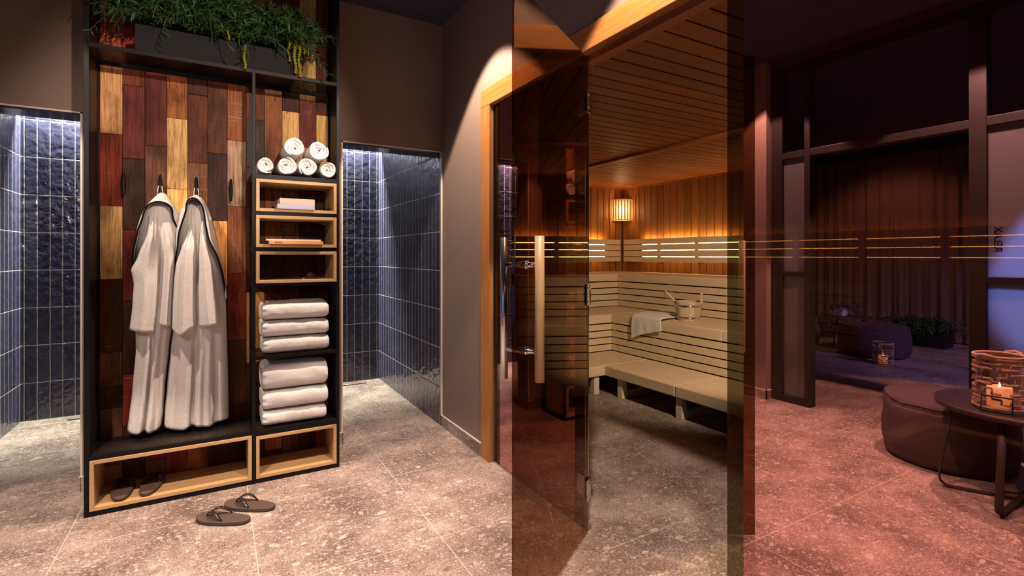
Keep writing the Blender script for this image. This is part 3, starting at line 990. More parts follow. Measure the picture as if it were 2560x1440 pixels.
ROBES = [
    dict(hook=(-0.256, 1.522), label='white hooded terry bathrobe with black piping, the left one on the wardrobe hooks',
         body=[(1.525, -.252, -.240), (1.49, -.280, -.214), (1.45, -.312, -.198), (1.40, -.333, -.178), (1.35, -.345, -.170), (1.28, -.355, -.166), (1.20, -.361, -.166), (1.09, -.363, -.172),
               (.95, -.365, -.182), (.83, -.359, -.203), (.72, -.358, -.217), (.53, -.372, -.234), (.39, -.386, -.241), (.308, -.395, -.250)],
         yb=3.236, folds=[(0.52, 0.07, 0.050), (0.24, 0.10, 0.016), (0.80, 0.07, 0.020)],
         hem=lambda s: 0.306 + 0.018 * abs(s - 0.55) ** 1.2 + 0.006 * math.cos(12 * s),
         outer=[(-.368, 1.105), (-.364, 1.197), (-.355, 1.282), (-.345, 1.348), (-.333, 1.403), (-.311, 1.452), (-.278, 1.494), (-.256, 1.527), (-.238, 1.527), (-.217, 1.50), (-.202, 1.464), (-.186, 1.44), (-.172, 1.410), (-.166, 1.35)],
         rim=[(-.366, 1.110), (-.361, 1.174), (-.357, 1.221), (-.348, 1.269), (-.338, 1.328), (-.321, 1.377), (-.316, 1.407), (-.297, 1.453), (-.27, 1.469), (-.24, 1.470), (-.215, 1.460), (-.197, 1.439), (-.197, 1.393), (-.179, 1.346)],
         y_out=3.20, y_rim=3.10,
         sleeves=[([(1.40, -.300, -.262), (1.30, -.308, -.256), (1.20, -.345, -.250), (1.13, -.371, -.249), (1.06, -.360, -.250), (.944, -.366, -.256), (.822, -.378, -.268)], lambda s: .832 - .018 * s, 3.15, 0.075, 1),
                  ([(1.38, -.246, -.205), (1.27, -.234, -.184), (1.148, -.238, -.188), (1.027, -.243, -.193), (.936, -.250, -.198), (.845, -.256, -.200)], lambda s: .850 - .010 * s, 3.15, 0.062, 2)]),
    dict(hook=(-0.096, 1.522), label='white hooded terry bathrobe with black piping, the right one on the wardrobe hooks',
         body=[(1.525, -.103, -.090), (1.50, -.124, -.072), (1.47, -.145, -.050), (1.43, -.163, -.036), (1.36, -.174, -.017), (1.27, -.180, 0.0), (1.20, -.184, .013), (1.10, -.190, .030), (1.0, -.196, .041),
               (.88, -.200, .045), (.81, -.201, .046), (.72, -.211, .049), (.53, -.227, .053), (.39, -.238, .055), (.30, -.241, .057)],
         yb=3.232, folds=[(0.43, 0.05, 0.050), (0.78, 0.06, 0.040), (0.20, 0.08, 0.014), (0.60, 0.06, 0.014)],
         hem=lambda s: 0.300 + 0.030 * max(0, s - 0.72) + 0.02 * max(0, 0.3 - s) + 0.006 * math.cos(14 * s),
         outer=[(-.200, 1.10), (-.190, 1.20), (-.186, 1.30), (-.181, 1.353), (-.171, 1.41), (-.160, 1.441), (-.139, 1.483), (-.118, 1.509), (-.102, 1.525), (-.090, 1.524), (-.064, 1.50), (-.048, 1.472), (-.031, 1.415), (-.015, 1.352), (.002, 1.262), (.013, 1.197), (.030, 1.113), (.041, 1.015), (.044, .96)],
         rim=[(-.190, 1.115), (-.188, 1.161), (-.173, 1.246), (-.170, 1.307), (-.152, 1.375), (-.134, 1.438), (-.137, 1.474), (-.121, 1.497), (-.100, 1.502), (-.079, 1.484), (-.060, 1.441), (-.052, 1.366), (-.036, 1.279), (.002, 1.197), (.024, 1.115), (.035, 1.051), (.038, .987)],
         y_out=3.19, y_rim=3.085,
         sleeves=[([(1.36, -.125, -.098), (1.24, -.162, -.098), (1.149, -.185, -.092), (1.058, -.195, -.093), (.937, -.200, -.093), (.80, -.203, -.092)], lambda s: .835 - .040 * math.exp(-((s - .35) / .28) ** 2) - .004 * s, 3.14, 0.078, 3),
                  ([(1.38, -.074, -.056), (1.26, -.080, -.044), (1.147, -.084, -.020), (1.021, -.089, -.004), (.926, -.087, .010), (.83, -.084, .022)], lambda s: .828 + .016 * s, 3.14, 0.080, 4)]),
]
for i, d in enumerate(ROBES):
    rb = thing('bathrobe', d['label'], 'bathrobe', (d['hook'][0], 3.22, d['hook'][1]), 'bathrobes hanging in the wardrobe')
    fl = d['folds']

    def depth(z):
        if z > 1.30:
            return 0.040 + 0.060 * min(1, (1.525 - z) / 0.08)
        return 0.100 + 0.02 * min(1, (1.30 - z) / 0.5)

    def folds(z, fl=fl):
        k = min(1, max(0.0, (1.05 - z) / 0.55))
        up = [(0.45, 0.03, 0.008), (0.56, 0.025, 0.007), (0.34, 0.03, 0.005)] if z > 1.05 else []
        return [(s_, w_, q * k) for s_, w_, q in fl] + up
    part(drape(d['body'], d['yb'], depth, folds, d['hem'], 56, 84, i + 3, 0.007), 'robe_body', M['terry'], rb)
    for rows, hem, yb, th, sd in d['sleeves']:
        part(sleeve(rows, yb - 0.0 * i, th, sd, hem), 'sleeve', M['terry'], rb)
    cb, rim = collar(d['outer'], d['rim'], d['y_out'], d['y_rim'])
    o = part(cb, 'hood_collar', M['terry'], rb, solid=0.007)
    pb = MB().tube([p + Vector((0, -0.003, 0)) for p in rim], 0.0042, 8)
    pp = part(pb, 'piping', M['piping'], rb)
    pp['label'] = 'black piping along the collar rim'
    hx, hz = d['hook']
    lp = MB().tube([(hx - 0.012, 3.205, hz - 0.005), (hx - 0.009, 3.208, hz + 0.028), (hx - 0.004, 3.216, hz + 0.050), (hx + 0.004, 3.216, hz + 0.050), (hx + 0.009, 3.208, hz + 0.028), (hx + 0.012, 3.205, hz - 0.005)], 0.0024, 7)
    part(lp, 'hanging_loop', M['terry'], rb)


# ---------------------------------------------------------------- towels
def folded_towel(x0, x1, z0, z1, yf, yb, seed, ztop=9.0):
    rr = random.Random(seed)
    b = MB()
    n, m = 46, 52
    rings = []
    L = x1 - x0
    zc, h = (z0 + z1) / 2, (z1 - z0) / 2
    yc, dd = (yf + yb) / 2, (yb - yf) / 2
    ph = rr.uniform(0, 6)
    for i in range(n + 1):
        t = i / n
        e = min(t, 1 - t) * L
        k = min(1.0, (e / 0.016)) ** 0.5 if e < 0.016 else 1.0
        ring = []
        for j in range(m):
            a = 2 * PI * j / m
            ca, sa = math.cos(a), math.sin(a)
            p_ = 2 / 3.4
            y = yc + dd * (0.94 + 0.06 * k) * math.copysign(abs(ca) ** p_, ca)
            z = zc + h * (0.80 + 0.2 * k) * math.copysign(abs(sa) ** (2 / 2.6), sa)
            # folded edge: layers part on the left end
            if t < 0.10 and abs(sa) < 0.42:
                y += 0.006 * math.sin(abs(sa) * 18) * (1 - t / 0.10)
            q = Vector((x0 + L * t, y, z))
            nz_ = noise.noise(Vector((q.x * 11 + seed * 7, q.y * 11, q.z * 16))) * 0.0050 + noise.noise(Vector((q.x * 40 + seed, q.y * 40, q.z * 50))) * 0.0018
            zz = z + nz_ * (0.8 if sa > 0 else 0.25) + 0.004 * math.sin(PI * t + ph * 0.1) * (sa > 0)
            y += nz_ * (-1 if ca < 0 else 1)
            ring.append((q.x, y, min(max(zz, z0), ztop)))
        rings.append(ring)
    b.loft(rings)
    return b


ST = [(0.669, 0.756, 0.212, 0.547, 'white folded bath towel at the bottom of the upper stack of three'), (0.757, 0.848, 0.206, 0.546, 'white folded bath towel in the middle of the upper stack of three'),
      (0.849, 0.946, 0.207, 0.546, 'white folded bath towel on top of the upper stack of three'), (0.280, 0.366, 0.209, 0.534, 'white folded bath towel at the bottom of the lower stack of three'),
      (0.367, 0.470, 0.208, 0.542, 'white folded bath towel in the middle of the lower stack of three'), (0.471, 0.612, 0.207, 0.541, 'white folded bath towel on top of the lower stack of three')]
for i, (z0, z1, x0, x1, lb) in enumerate(ST):
    o = folded_towel(x0, x1, z0, z1, 2.990 + 0.004 * (i % 2), 3.232, i + 1, 9.0 if i in (2, 5) else z1 + 0.0004).build('folded_towel', M['terry_towel'], None, ((x0 + x1) / 2, 3.11, z0))
    tag(o, lb, 'towel', 'folded towels in the wardrobe')


def rolled_towel(x, z, r, turns, a0, y0, y1, seed):
    rr = random.Random(seed)
    N = int(26 * turns)
    th_max = 2 * PI * turns
    rc = 0.0035
    t = (r - rc) / turns
    mid, hw = [], []
    for k in range(N + 1):
        th = th_max * k / N
        rad = rc + (r - rc - t * 0.46) * k / N + 0.0016 * math.sin(3.3 * th + seed)
        mid.append((rad * math.cos(a0 + th), rad * math.sin(a0 + th)))
        hw.append(t * 0.497 * min(1, (N - k) / 6 + 0.25))
    def ring(y, sc):
        o_, i_ = [], []
        for k in range(N + 1):
            l_ = math.hypot(*mid[k]) or 1e-6
            ux, uz = mid[k][0] / l_, mid[k][1] / l_
            h_ = hw[k] * sc
            o_.append((x + mid[k][0] + ux * h_, y, z + mid[k][1] + uz * h_))
            i_.append((x + mid[k][0] - ux * h_, y, z + mid[k][1] - uz * h_))
        return o_ + i_[::-1]
    jig = [0.002 * rr.uniform(-1, 1) for _ in range(8)]
    ys = [(y0, 0.66), (y0 + 0.0025, 0.88), (y0 + 0.007, 1.0), (y0 + 0.06, 1.0), (y0 + 0.14, 1.0), (y1 - 0.006, 1.0), (y1, 0.6)]
    b = MB()
    b.loft([ring(y, s_) for y, s_ in ys])
    # the face of a roll is not flat: inner turns sit a little deeper
    for i, v in enumerate(b.v):
        rad = math.hypot(v[0] - x, v[2] - z)
        if v[1] < y0 + 0.02:
            n_ = noise.noise(Vector((v[0] * 60, v[2] * 60, seed)))
            b.v[i] = (v[0], v[1] + 0.010 * (1 - rad / r) + n_ * 0.003, v[2])
    return b


RL = [(.2245, 1.6785, .0470, 'white rolled towel at the left end of the bottom row'), (.3255, 1.6855, .0540, 'white rolled towel second from left in the bottom row'),
      (.4340, 1.6855, .0540, 'white rolled towel third from left in the bottom row'), (.5360, 1.6795, .0485, 'white rolled towel at the right end of the bottom row'),
      (.3680, 1.7895, .0575, 'white rolled towel on the left of the upper row, highest of the pile'), (.4900, 1.7855, .0580, 'white rolled towel on the right of the upper row of the pile')]
for i, (x, z, r_, lb) in enumerate(RL):
    o = rolled_towel(x, z, r_, 2.5 + 0.25 * (i % 3), 0.9 * i + 2.2, 2.978 + 0.004 * ((i * 5) % 3), 3.225, i).build('rolled_towel', M['terry_towel'], None, (x, 3.1, z - r_))
    tag(o, lb, 'towel', 'rolled towels on the wardrobe shelf')


# ---------------------------------------------------------------- books and ornament in the oak boxes
def book(x0, x1, z0, z1, yf, dep, cover, pages, label, rz=0.0):
    t = thing('book', label, 'book', ((x0 + x1) / 2, yf + dep / 2, z0), 'books in the oak boxes')
    q = 0.0022
    b = MB()
    b.box(x0, x1, yf, yf + dep, z0, z0 + q)
    b.box(x0, x1, yf, yf + dep, z1 - q, z1)
    b.box(x0, x1, yf, yf + 0.003, z0 + q, z1 - q)
    part(b, 'cover', cover, t, bevel=0.0006)
    part(MB().box(x0 + 0.003, x1 - 0.003, yf + 0.003, yf + dep - 0.004, z0 + q, z1 - q), 'pages', pages, t)
    t.rotation_euler.z = rz
    return t


M['paper'] = plain('book_pages', (0.70, 0.64, 0.55), 0.8)
M['cover_beige'] = plain('beige_book_cover', (0.56, 0.44, 0.33), 0.6, 0, 0, 50, 0.1)
M['cover_lilac'] = plain('lilac_book_cover', (0.46, 0.43, 0.56), 0.6)
M['cover_orange'] = plain('orange_book_cover', (0.86, 0.33, 0.085), 0.55)
M['cover_white'] = plain('white_book_cover', (0.74, 0.68, 0.64), 0.5)
book(.278, .466, 1.4503, 1.4770, 2.968, 0.215, M['cover_lilac'], M['paper'], 'lilac book lying under a beige book in the top oak box')
book(.287, .464, 1.4773, 1.5075, 2.970, 0.200, M['cover_beige'], M['paper'], 'beige book lying on a lilac book in the top oak box', 0.03)
ob = book(.237, .509, 1.2603, 1.2782, 2.958, 0.230, M['cover_orange'], M['paper'], 'thin orange book lying at the bottom of the middle oak box')
book(.224, .497, 1.2785, 1.2870, 2.961, 0.225, M['cover_white'], M['paper'], 'thin white book lying on the orange book in the middle oak box')


def text_obj(name, body, size, loc, rot, m, parent=None, extrude=0.0003, sx=1.0):
    """lettering as a real mesh, centred on its own origin"""
    cu = bpy.data.curves.new(name, 'FONT')
    cu.body = body
    cu.size = size
    cu.extrude = extrude
    cu.offset = size * 0.014
    cu.align_x = 'CENTER'
    cu.align_y = 'CENTER'
    tmp = bpy.data.objects.new(name, cu)
    C.objects.link(tmp)
    me = bpy.data.meshes.new_from_object(tmp.evaluated_get(bpy.context.evaluated_depsgraph_get()))
    bpy.data.objects.remove(tmp)
    me.materials.clear()
    me.materials.append(m)
    o = bpy.data.objects.new(name, me)
    C.objects.link(o)
    o.location = loc
    o.rotation_euler = rot
    o.scale = (sx, 1, 1)
    if parent is not None:
        o.parent = parent
    return o


M['ink'] = plain('dark_ink', (0.10, 0.045, 0.02), 0.7)
text_obj('spine_title', 'BLOWE', 0.0095, (0.283 - ob.location.x, 2.9578 - ob.location.y, 1.2692 - ob.location.z), (PI / 2, 0, 0), M['ink'], ob)

M['gold'] = plain('gold_wire', (0.75, 0.48, 0.17), 0.25, 1.0)
orn = thing('wire_ornament', 'small tangle of gold wire lying in the lowest of the three oak boxes', 'ornament', (0.455, 3.06, 1.0692))
rr = random.Random(4)
b = MB()
for k in range(7):
    a, e = rr.uniform(0, PI), rr.uniform(0.2, 1.2)
    r_ = rr.uniform(0.012, 0.019)
    M3 = Matrix.Rotation(a, 3, 'Z') @ Matrix.Rotation(e, 3, 'X')
    c = Vector((0.455 + rr.uniform(-.012, .012), 3.06 + rr.uniform(-.01, .01), 1.0692 + 0.019))
    pts = [c + M3 @ Vector((r_ * math.cos(2 * PI * q / 22), r_ * math.sin(2 * PI * q / 22), 0)) for q in range(22)]
    for p in pts:
        p.z = max(p.z, 1.0703)
    b.tube(pts, 0.0007, 6, True)
part(b, 'wire', M['gold'], orn)
part(MB().lathe([(0.0, 0), (0.006, 0.0005), (0.007, 0.003), (0.004, 0.006), (0.0, 0.0065)], 14, (0.415, 3.02, 1.0692)), 'bead', M['cover_white'], orn)


# ---------------------------------------------------------------- flip-flops
def sole_outline(n=56):
    pts = []
    for k in range(n):
        a = 2 * PI * k / n
        ca, sa = math.cos(a), math.sin(a)
        x = 0.125 * math.copysign(abs(ca) ** 0.90, ca)
        t = (x + 0.125) / 0.25
        wd = 0.0405 + 0.0125 * (3 * t * t - 2 * t ** 3) + 0.003 * math.sin(PI * t) * -1
        y = wd * math.copysign(abs(sa) ** 0.75, sa) + 0.004 * math.sin(PI * t) * (1 if sa > 0 else 0.4)
        pts.append((x, y))
    return pts


def flip_flop(label, loc, rz, flip=1):
    t = thing('flip_flop', label, 'flip-flop', loc, 'dark flip-flops', rz)
    O = sole_outline()
    def ring(z, s_):
        return [(x * s_, y * s_ * flip, z + 0.006 * max(0, (x - 0.05) / 0.075) ** 2 + 0.002 * max(0, (-x - 0.05) / 0.07)) for x, y in O]
    MB().loft([ring(0.0003, 0.97), ring(0.003, 0.99), ring(0.010, 1.0)]).build('outsole', M['rubber_edge'], t)
    MB().loft([ring(0.0101, 1.0), ring(0.0165, 1.0), ring(0.0185, 0.975)]).build('footbed', M['rubber'], t)
    post = Vector((0.078, 0.006 * flip, 0.020))
    b = MB()
    top = Vector((0.070, 0.006 * flip, 0.034))
    for sy in (-1, 1):
        end = Vector((-0.018, sy * 0.036, 0.019))
        pts = []
        for k in range(13):
            q = k / 12
            p = top.lerp(end, q)
            p.z += 0.026 * math.sin(PI * q) * (1 - 0.25 * q)
            p.y += sy * 0.008 * math.sin(PI * q)
            pts.append(p)
        b.tube(pts, [0.0052 + 0.0055 * math.sin(PI * min(1, q_ / 12 * 1.1)) ** 1 for q_ in range(13)], 8, flat=0.35, upv=(0, 0, 1))
    b.tube([post, top, top + Vector((-0.003, 0, 0.003))], [0.0032, 0.0036, 0.004], 8)
    b.build('strap', M['strap'], t)
    return t


flip_flop('brown flip-flop on the tiles, nearer of the loose pair', (0.026, 2.640, 0), R(143))
flip_flop('brown flip-flop on the tiles, farther right of the loose pair', (0.136, 2.714, 0), R(141), -1)
flip_flop('dark flip-flop inside the low oak box, left one', (-0.398, 3.113, 0.0422), R(91))
flip_flop('dark flip-flop inside the low oak box, right one', (-0.285, 3.113, 0.0422), R(84), -1)

# ---------------------------------------------------------------- sauna benches
M['gap_dark'] = plain('dark_gap', (0.012, 0.009, 0.007), 0.9)
M['leg_wood'] = wood('bench_leg', (0.58, 0.50, 0.39), (0.70, 0.62, 0.50), 'z', 1.5, 0.5, 0.8)


def seat_boards(x0, x1, y0, y1, z0, z1, along, n):
    b = MB()
    for k in range(n):
        if along == 'y':
            w_ = (x1 - x0) / n
            b.box(x0 + k * w_ + 0.0013, x0 + (k + 1) * w_ - 0.0013, y0, y1, z0, z1)
        else:
            w_ = (y1 - y0) / n
            b.box(x0, x1, y0 + k * w_ + 0.0013, y0 + (k + 1) * w_ - 0.0013, z0, z1)
    return b


def bench(name, label, xf, xb, yf, yb, ztop, zlow, riser):
    """L-shaped tier: one arm along the back wall (front face at xf), one along the left wall (front face at yf)"""
    t = thing(name, label, 'sauna bench', ((xf + xb) / 2, (yf + yb) / 2, zlow if riser else 0.0), 'stepped benches of the sauna')
    th = 0.028
    Y0 = SYN + 0.05
    for y0, y1 in ((Y0, 2.618), (2.622, yf - 0.002)):
        part(seat_boards(xf + 0.020, xb, y0, y1, ztop - th, ztop, 'y', 7), 'seat', M['bench_y'], t, bevel=0.004)
    part(seat_boards(1.47, xb, yf + 0.020, yb, ztop - th, ztop, 'x', 7), 'seat', M['bench_x'], t, bevel=0.004)
    ap = 0.086
    b = MB()
    for y0, y1 in ((Y0, 2.6185), (2.6215, yf - 0.001)):
        b.box(xf, xf + 0.021, y0, y1, ztop - ap, ztop - 0.0005)
    part(b, 'front_rail', M['bench_y'], t, bevel=0.008)
    part(MB().box(1.47, xf - 0.001 + 0.021, yf, yf + 0.021, ztop - ap, ztop - 0.0005), 'front_rail', M['bench_x'], t, bevel=0.008)
    if riser:
        zs0, zs1 = zlow + 0.004, ztop - ap - 0.011
        n = 4
        pitch = (zs1 - zs0 + 0.011) / n
        b, b2 = MB(), MB()
        for k in range(n):
            z0 = zs0 + k * pitch
            b.box(xf + 0.004, xf + 0.022, Y0, yf + 0.004, z0, z0 + pitch - 0.011)
            b2.box(1.47, xf + 0.022, yf + 0.004, yf + 0.022, z0, z0 + pitch - 0.011)
        part(b, 'front_slats', M['bench_y'], t, bevel=0.002)
        part(b2, 'front_slats', M['bench_x'], t, bevel=0.002)
        b = MB()
        b.box(xf + 0.075, xf + 0.085, Y0, yf + 0.085, zlow, ztop - ap)
        b.box(1.47, xf + 0.075, yf + 0.075, yf + 0.085, zlow, ztop - ap)
        part(b, 'backing', M['gap_dark'], t)
        for y in (3.15 + (xf - 3.4) * 0.9, 2.45 + (xf - 3.4) * 0.9, 1.75, 1.0, yf - 0.015):
            part(MB().box(xf + 0.0225, xf + 0.06, y - 0.03, y + 0.03, zlow, ztop - ap), 'upright', M['leg_wood'], t)
    else:
        for y in (3.235, 2.605, 1.97, 1.34, 0.70):
            part(MB().box(xf + 0.025, xf + 0.080, y - 0.028, y + 0.028, 0.001, ztop - ap + 0.03), 'leg', M['leg_wood'], t, bevel=0.002)
            part(MB().box(xf + 0.080, xb - 0.01, y - 0.024, y + 0.024, 0.001, 0.052), 'foot_rail', M['leg_wood'], t, bevel=0.002)
        for x in (2.835, 2.20, 1.60):
            part(MB().box(x - 0.028, x + 0.028, yf + 0.030, yf + 0.085, 0.001, ztop - ap + 0.03), 'leg', M['leg_wood'], t, bevel=0.002)
            part(MB().box(x - 0.024, x + 0.024, yf + 0.085, yb - 0.01, 0.001, 0.052), 'foot_rail', M['leg_wood'], t, bevel=0.002)
    return t


bench('sauna_bench', 'lowest pale wood sauna bench, standing on short legs over the dark floor', 2.900, 3.425, 3.395, 3.910, 0.247, 0.0, False)
bench('sauna_bench', 'middle pale wood sauna bench that carries the bucket and the towel', 3.428, 4.048, 3.913, 4.515, 0.610, 0.2475, True)
bench('sauna_bench', 'topmost pale wood sauna bench right below the glowing backrest', 4.050, 4.695, 4.518, 5.135, 0.988, 0.6105, True)

# glowing backrests
ZS = [(1.3425, 1.406), (1.2675, 1.334), (1.1885, 1.258), (1.120, 1.1795)]
ZL = [1.394, 1.3385, 1.263, 1.184]
for run in ('back', 'left'):
    lb = 'pale slatted backrest with warm light strips on the sauna back wall' if run == 'back' else 'pale slatted backrest with warm light strips on the left sauna wall'
    t = thing('lit_backrest', lb, 'backrest', (4.66, 2.2, 1.12) if run == 'back' else (3.0, 5.10, 1.12), 'lit backrests of the sauna')
    a0, a1 = (SYN + 0.05, 5.035) if run == 'back' else (1.50, 4.59)
    def bx(b, p0, p1, q0, q1, z0, z1):
        """p: distance from the wall, q: along the wall"""
        if run == 'back':
            b.box(SXB - p1, SXB - p0, q0, q1, z0, z1)
        else:
            b.box(q0, q1, SYF - p1, SYF - p0, z0, z1)
    for z0, z1 in ZS:
        b = MB()
        bx(b, 0.062, 0.080, a0, a1, z0, z1)
        part(b, 'slat', M['bench_y' if run == 'back' else 'bench_x'], t, bevel=0.002)
    sup = [4.44 - 0.56 * k for k in range(9)] if run == 'back' else [4.02 - 0.56 * k for k in range(5)]
    for q in sup:
        b = MB()
        bx(b, 0.003, 0.0615, q - 0.022, q + 0.022, 1.125, 1.400)
        part(b, 'upright', M['bench_y'], t)
    for z in ZL:
        ends = sorted(sup)
        prev = a0 + 0.1
        for q in ends + [a1 - (0.26 if run == 'back' else 0.2)]:
            if q - 0.03 > prev:
                b = MB()
                p_ = 0.046 if z > 1.36 else 0.022
                bx(b, p_, p_ + 0.008, prev, q - 0.03, z - 0.0035, z + 0.0035)
                part(b, 'light_strip', M['led_top' if z > 1.36 else 'led'], t)
            prev = q + 0.03

# corner lamp with a slatted half-round shade
lx, ly = SXB - 0.02, SYF - 0.02
lamp = thing('sauna_lamp', 'glowing half round sauna wall lamp of pale wood slats in the corner', 'lamp', (lx, ly, 1.79))
M['lamp_slat'] = wood('lamp_slat_wood', (0.55, 0.38, 0.22), (0.70, 0.52, 0.33), 'z', 3, 0.5, 0.8)
cx, cy, rad = 4.575, 5.015, 0.130
dirc = math.atan2(-1, -1)
for k in range(11):
    a = dirc + R(-86 + 172 * k / 10)
    px_, py_ = cx + rad * math.cos(a), cy + rad * math.sin(a)
    b = MB().box(-0.0035, 0.0035, -0.0095, 0.0095, 0, 0.272)
    rot = Matrix.Rotation(a, 3, 'Z')
    b.v = [tuple(rot @ Vector(v) + Vector((px_, py_, 1.654))) for v in b.v]
    part(b, 'shade_slat', M['lamp_slat'], lamp)
for z in (1.652, 1.915):
    pts_o = [(cx + (rad - 0.004) * math.cos(dirc + R(-90 + 180 * k / 24)), cy + (rad - 0.004) * math.sin(dirc + R(-90 + 180 * k / 24)), z + 0.006) for k in range(25)]
    b = MB().tube(pts_o, 0.006, 6)
    part(b, 'shade_ring', M['lamp_slat'], lamp)
b = MB()
q = Vector((1, -1, 0)).normalized()
b.bar(Vector((cx, cy, 1.655)) + Vector((0.028, 0.028, 0)), Vector((cx, cy, 1.925)) + Vector((0.028, 0.028, 0)), 0.20, 0.012, (1, 1, 0))
part(b, 'back_board', M['lamp_slat'], lamp)
M['bulb'] = emit('lamp_bulb', (1.0, 0.62, 0.25), 60.0)
part(MB().lathe([(0.0, -0.055), (0.024, -0.04), (0.034, 0.0), (0.024, 0.04), (0.0, 0.055)], 14, (cx - 0.035, cy - 0.035, 1.785)), 'bulb', M['bulb'], lamp)
light('lamp_light', 'POINT', (cx - 0.035, cy - 0.035, 1.785), 85, (1.0, 0.52, 0.19), None, 0.02)

# ---------------------------------------------------------------- bucket, ladle, towel on the middle bench
bx_, by_, bz_ = 3.722, 3.202, 0.6105
bk = thing('sauna_bucket', 'pale wooden stave bucket with two steel hoops on the middle sauna bench', 'bucket', (bx_, by_, bz_))
M['stave'] = wood('pale_stave', (0.46, 0.34, 0.21), (0.68, 0.56, 0.40), 'z', 4, 0.55, 0.7, True)
rr = random.Random(5)
b = MB()
NS = 16
for k in range(NS):
    g = rr.uniform(0.72, 1.05)
    col = (g, g * 0.97, g * 0.93)
    a0, a1 = 2 * PI * (k + 0.015) / NS, 2 * PI * (k + 0.985) / NS
    rings = []
    for z, r_ in ((0.0, 0.096), (0.172, 0.123)):
        o_ = [(bx_ + r_ * math.cos(a0 + (a1 - a0) * j / 3), by_ + r_ * math.sin(a0 + (a1 - a0) * j / 3), bz_ + z) for j in range(4)]
        i_ = [(bx_ + (r_ - 0.014) * math.cos(a0 + (a1 - a0) * j / 3), by_ + (r_ - 0.014) * math.sin(a0 + (a1 - a0) * j / 3), bz_ + z) for j in range(3, -1, -1)]
        rings.append(o_ + i_)
    b.loft(rings, col, False)
part(b, 'staves', M['stave'], bk)
part(MB().lathe([(0.0, 0.006), (0.084, 0.006), (0.084, 0.016), (0.0, 0.016)], 32, (bx_, by_, bz_)), 'bottom', M['leg_wood'], bk)
for z0, z1 in ((0.016, 0.034), (0.122, 0.141)):
    def rz_(z):
        return 0.096 + 0.027 * z / 0.172 + 0.0008
    b = MB().lathe([(rz_(z0), z0), (rz_(z0) + 0.0014, z0), (rz_(z1) + 0.0014, z1), (rz_(z1), z1), (rz_(z0), z0)], 48, (bx_, by_, bz_), None, False)
    part(b, 'hoop', M['chrome'], bk)
ea = math.atan2(-0.065, 0.03)
ex, ey = bx_ + 0.118 * math.cos(ea), by_ + 0.118 * math.sin(ea)
b = MB()
prof = [(-0.017, 0.0), (0.017, 0.0), (0.014, 0.04), (0.012, 0.07), (0.0165, 0.088), (0.010, 0.102), (-0.010, 0.102), (-0.0165, 0.088), (-0.012, 0.07), (-0.014, 0.04)]
rt = Matrix.Rotation(ea + PI / 2, 3, 'Z')
b.loft([[tuple(Vector((ex, ey, bz_ + 0.150)) + rt @ Vector((x, dy, z))) for x, z in prof] for dy in (-0.008, 0.008)], (1, 0.97, 0.93), False)
part(b, 'ear_handle', M['stave'], bk, bevel=0.003)
ld = thing('sauna_ladle', 'wooden ladle with a leather loop leaning in the sauna bucket', 'ladle', (bx_, by_ + 0.06, bz_ + 0.03))
p0, p1 = Vector((3.728, 3.250, bz_ + 0.075)), Vector((3.728, 3.492, 0.862))
part(MB().tube([p0, p0.lerp(p1, 0.3), p0.lerp(p1, 0.6), p0.lerp(p1, 0.85), p1], [0.0085, 0.009, 0.0105, 0.0125, 0.0095], 14), 'ladle_handle', M['leg_wood'], ld)
part(MB().lathe([(0.0, -0.03), (0.028, -0.024), (0.038, 0.0), (0.036, 0.0), (0.026, -0.02), (0.0, -0.026)], 20, (3.726, 3.232, bz_ + 0.062)), 'ladle_cup', M['leg_wood'], ld)
M['leather'] = plain('leather_loop', (0.16, 0.055, 0.02), 0.6)
lp = p0.lerp(p1, 0.955)
part(MB().tube([lp + Vector((-0.006, 0, 0.004)), lp + Vector((-0.013, 0.004, -0.03)), lp + Vector((-0.014, 0.010, -0.075)), lp + Vector((-0.013, -0.004, -0.085)), lp + Vector((-0.014, -0.016, -0.06)), lp + Vector((-0.010, -0.012, -0.015))], 0.0022, 6), 'leather_loop', M['leather'], ld)

tw = MB()
nU, nV = 34, 40
top, bot = [], []
for j in range(nV + 1):
    v = j / nV
    row = []
    for i in range(nU + 1):
        u = i / nU
        s_ = v * 0.70
        ytl, ytr = 3.80 - 0.21 * min(1, s_ / 0.40), 3.335 - 0.10 * min(1, s_ / 0.40)
        y = ytl + (ytr - ytl) * u
        zedge = 0.6225
        if s_ < 0.385:
            x, z = 3.800 - s_, zedge
            z += 0.010 + 0.012 * noise.noise(Vector((u * 4, s_ * 9, 2)))
        else:
            q = s_ - 0.385
            ang = min(PI / 2, q / 0.022)
            drop = max(0.0, q - 0.035)
            L = (0.205 - 0.115 * u - 0.012 * math.sin(PI * u)) / 0.28
            x = 3.415 - 0.014 * math.sin(ang) - 0.010 * noise.noise(Vector((u * 5, q * 6, 7))) * min(1, drop * 12) - 0.006 * min(1, drop * 9)
            z = zedge + 0.010 - 0.014 * (1 - math.cos(ang)) - drop * L
            y += 0.030 * min(1, drop * 5) * (u - 0.5) * -1 - 0.02 * drop
        row.append(Vector((x, y, z)))
    top.append(row)
tw.loft([[tuple(p) for p in r_] for r_ in top], None, True, False, False)
o = tw.build('draped_towel', M['terry_towel'], None, (3.5, 3.42, 0.62), solid=0.012, sub=1)
o.modifiers['solid'].offset = 0
tag(o, 'white towel draped over the edge of the middle sauna bench', 'towel')

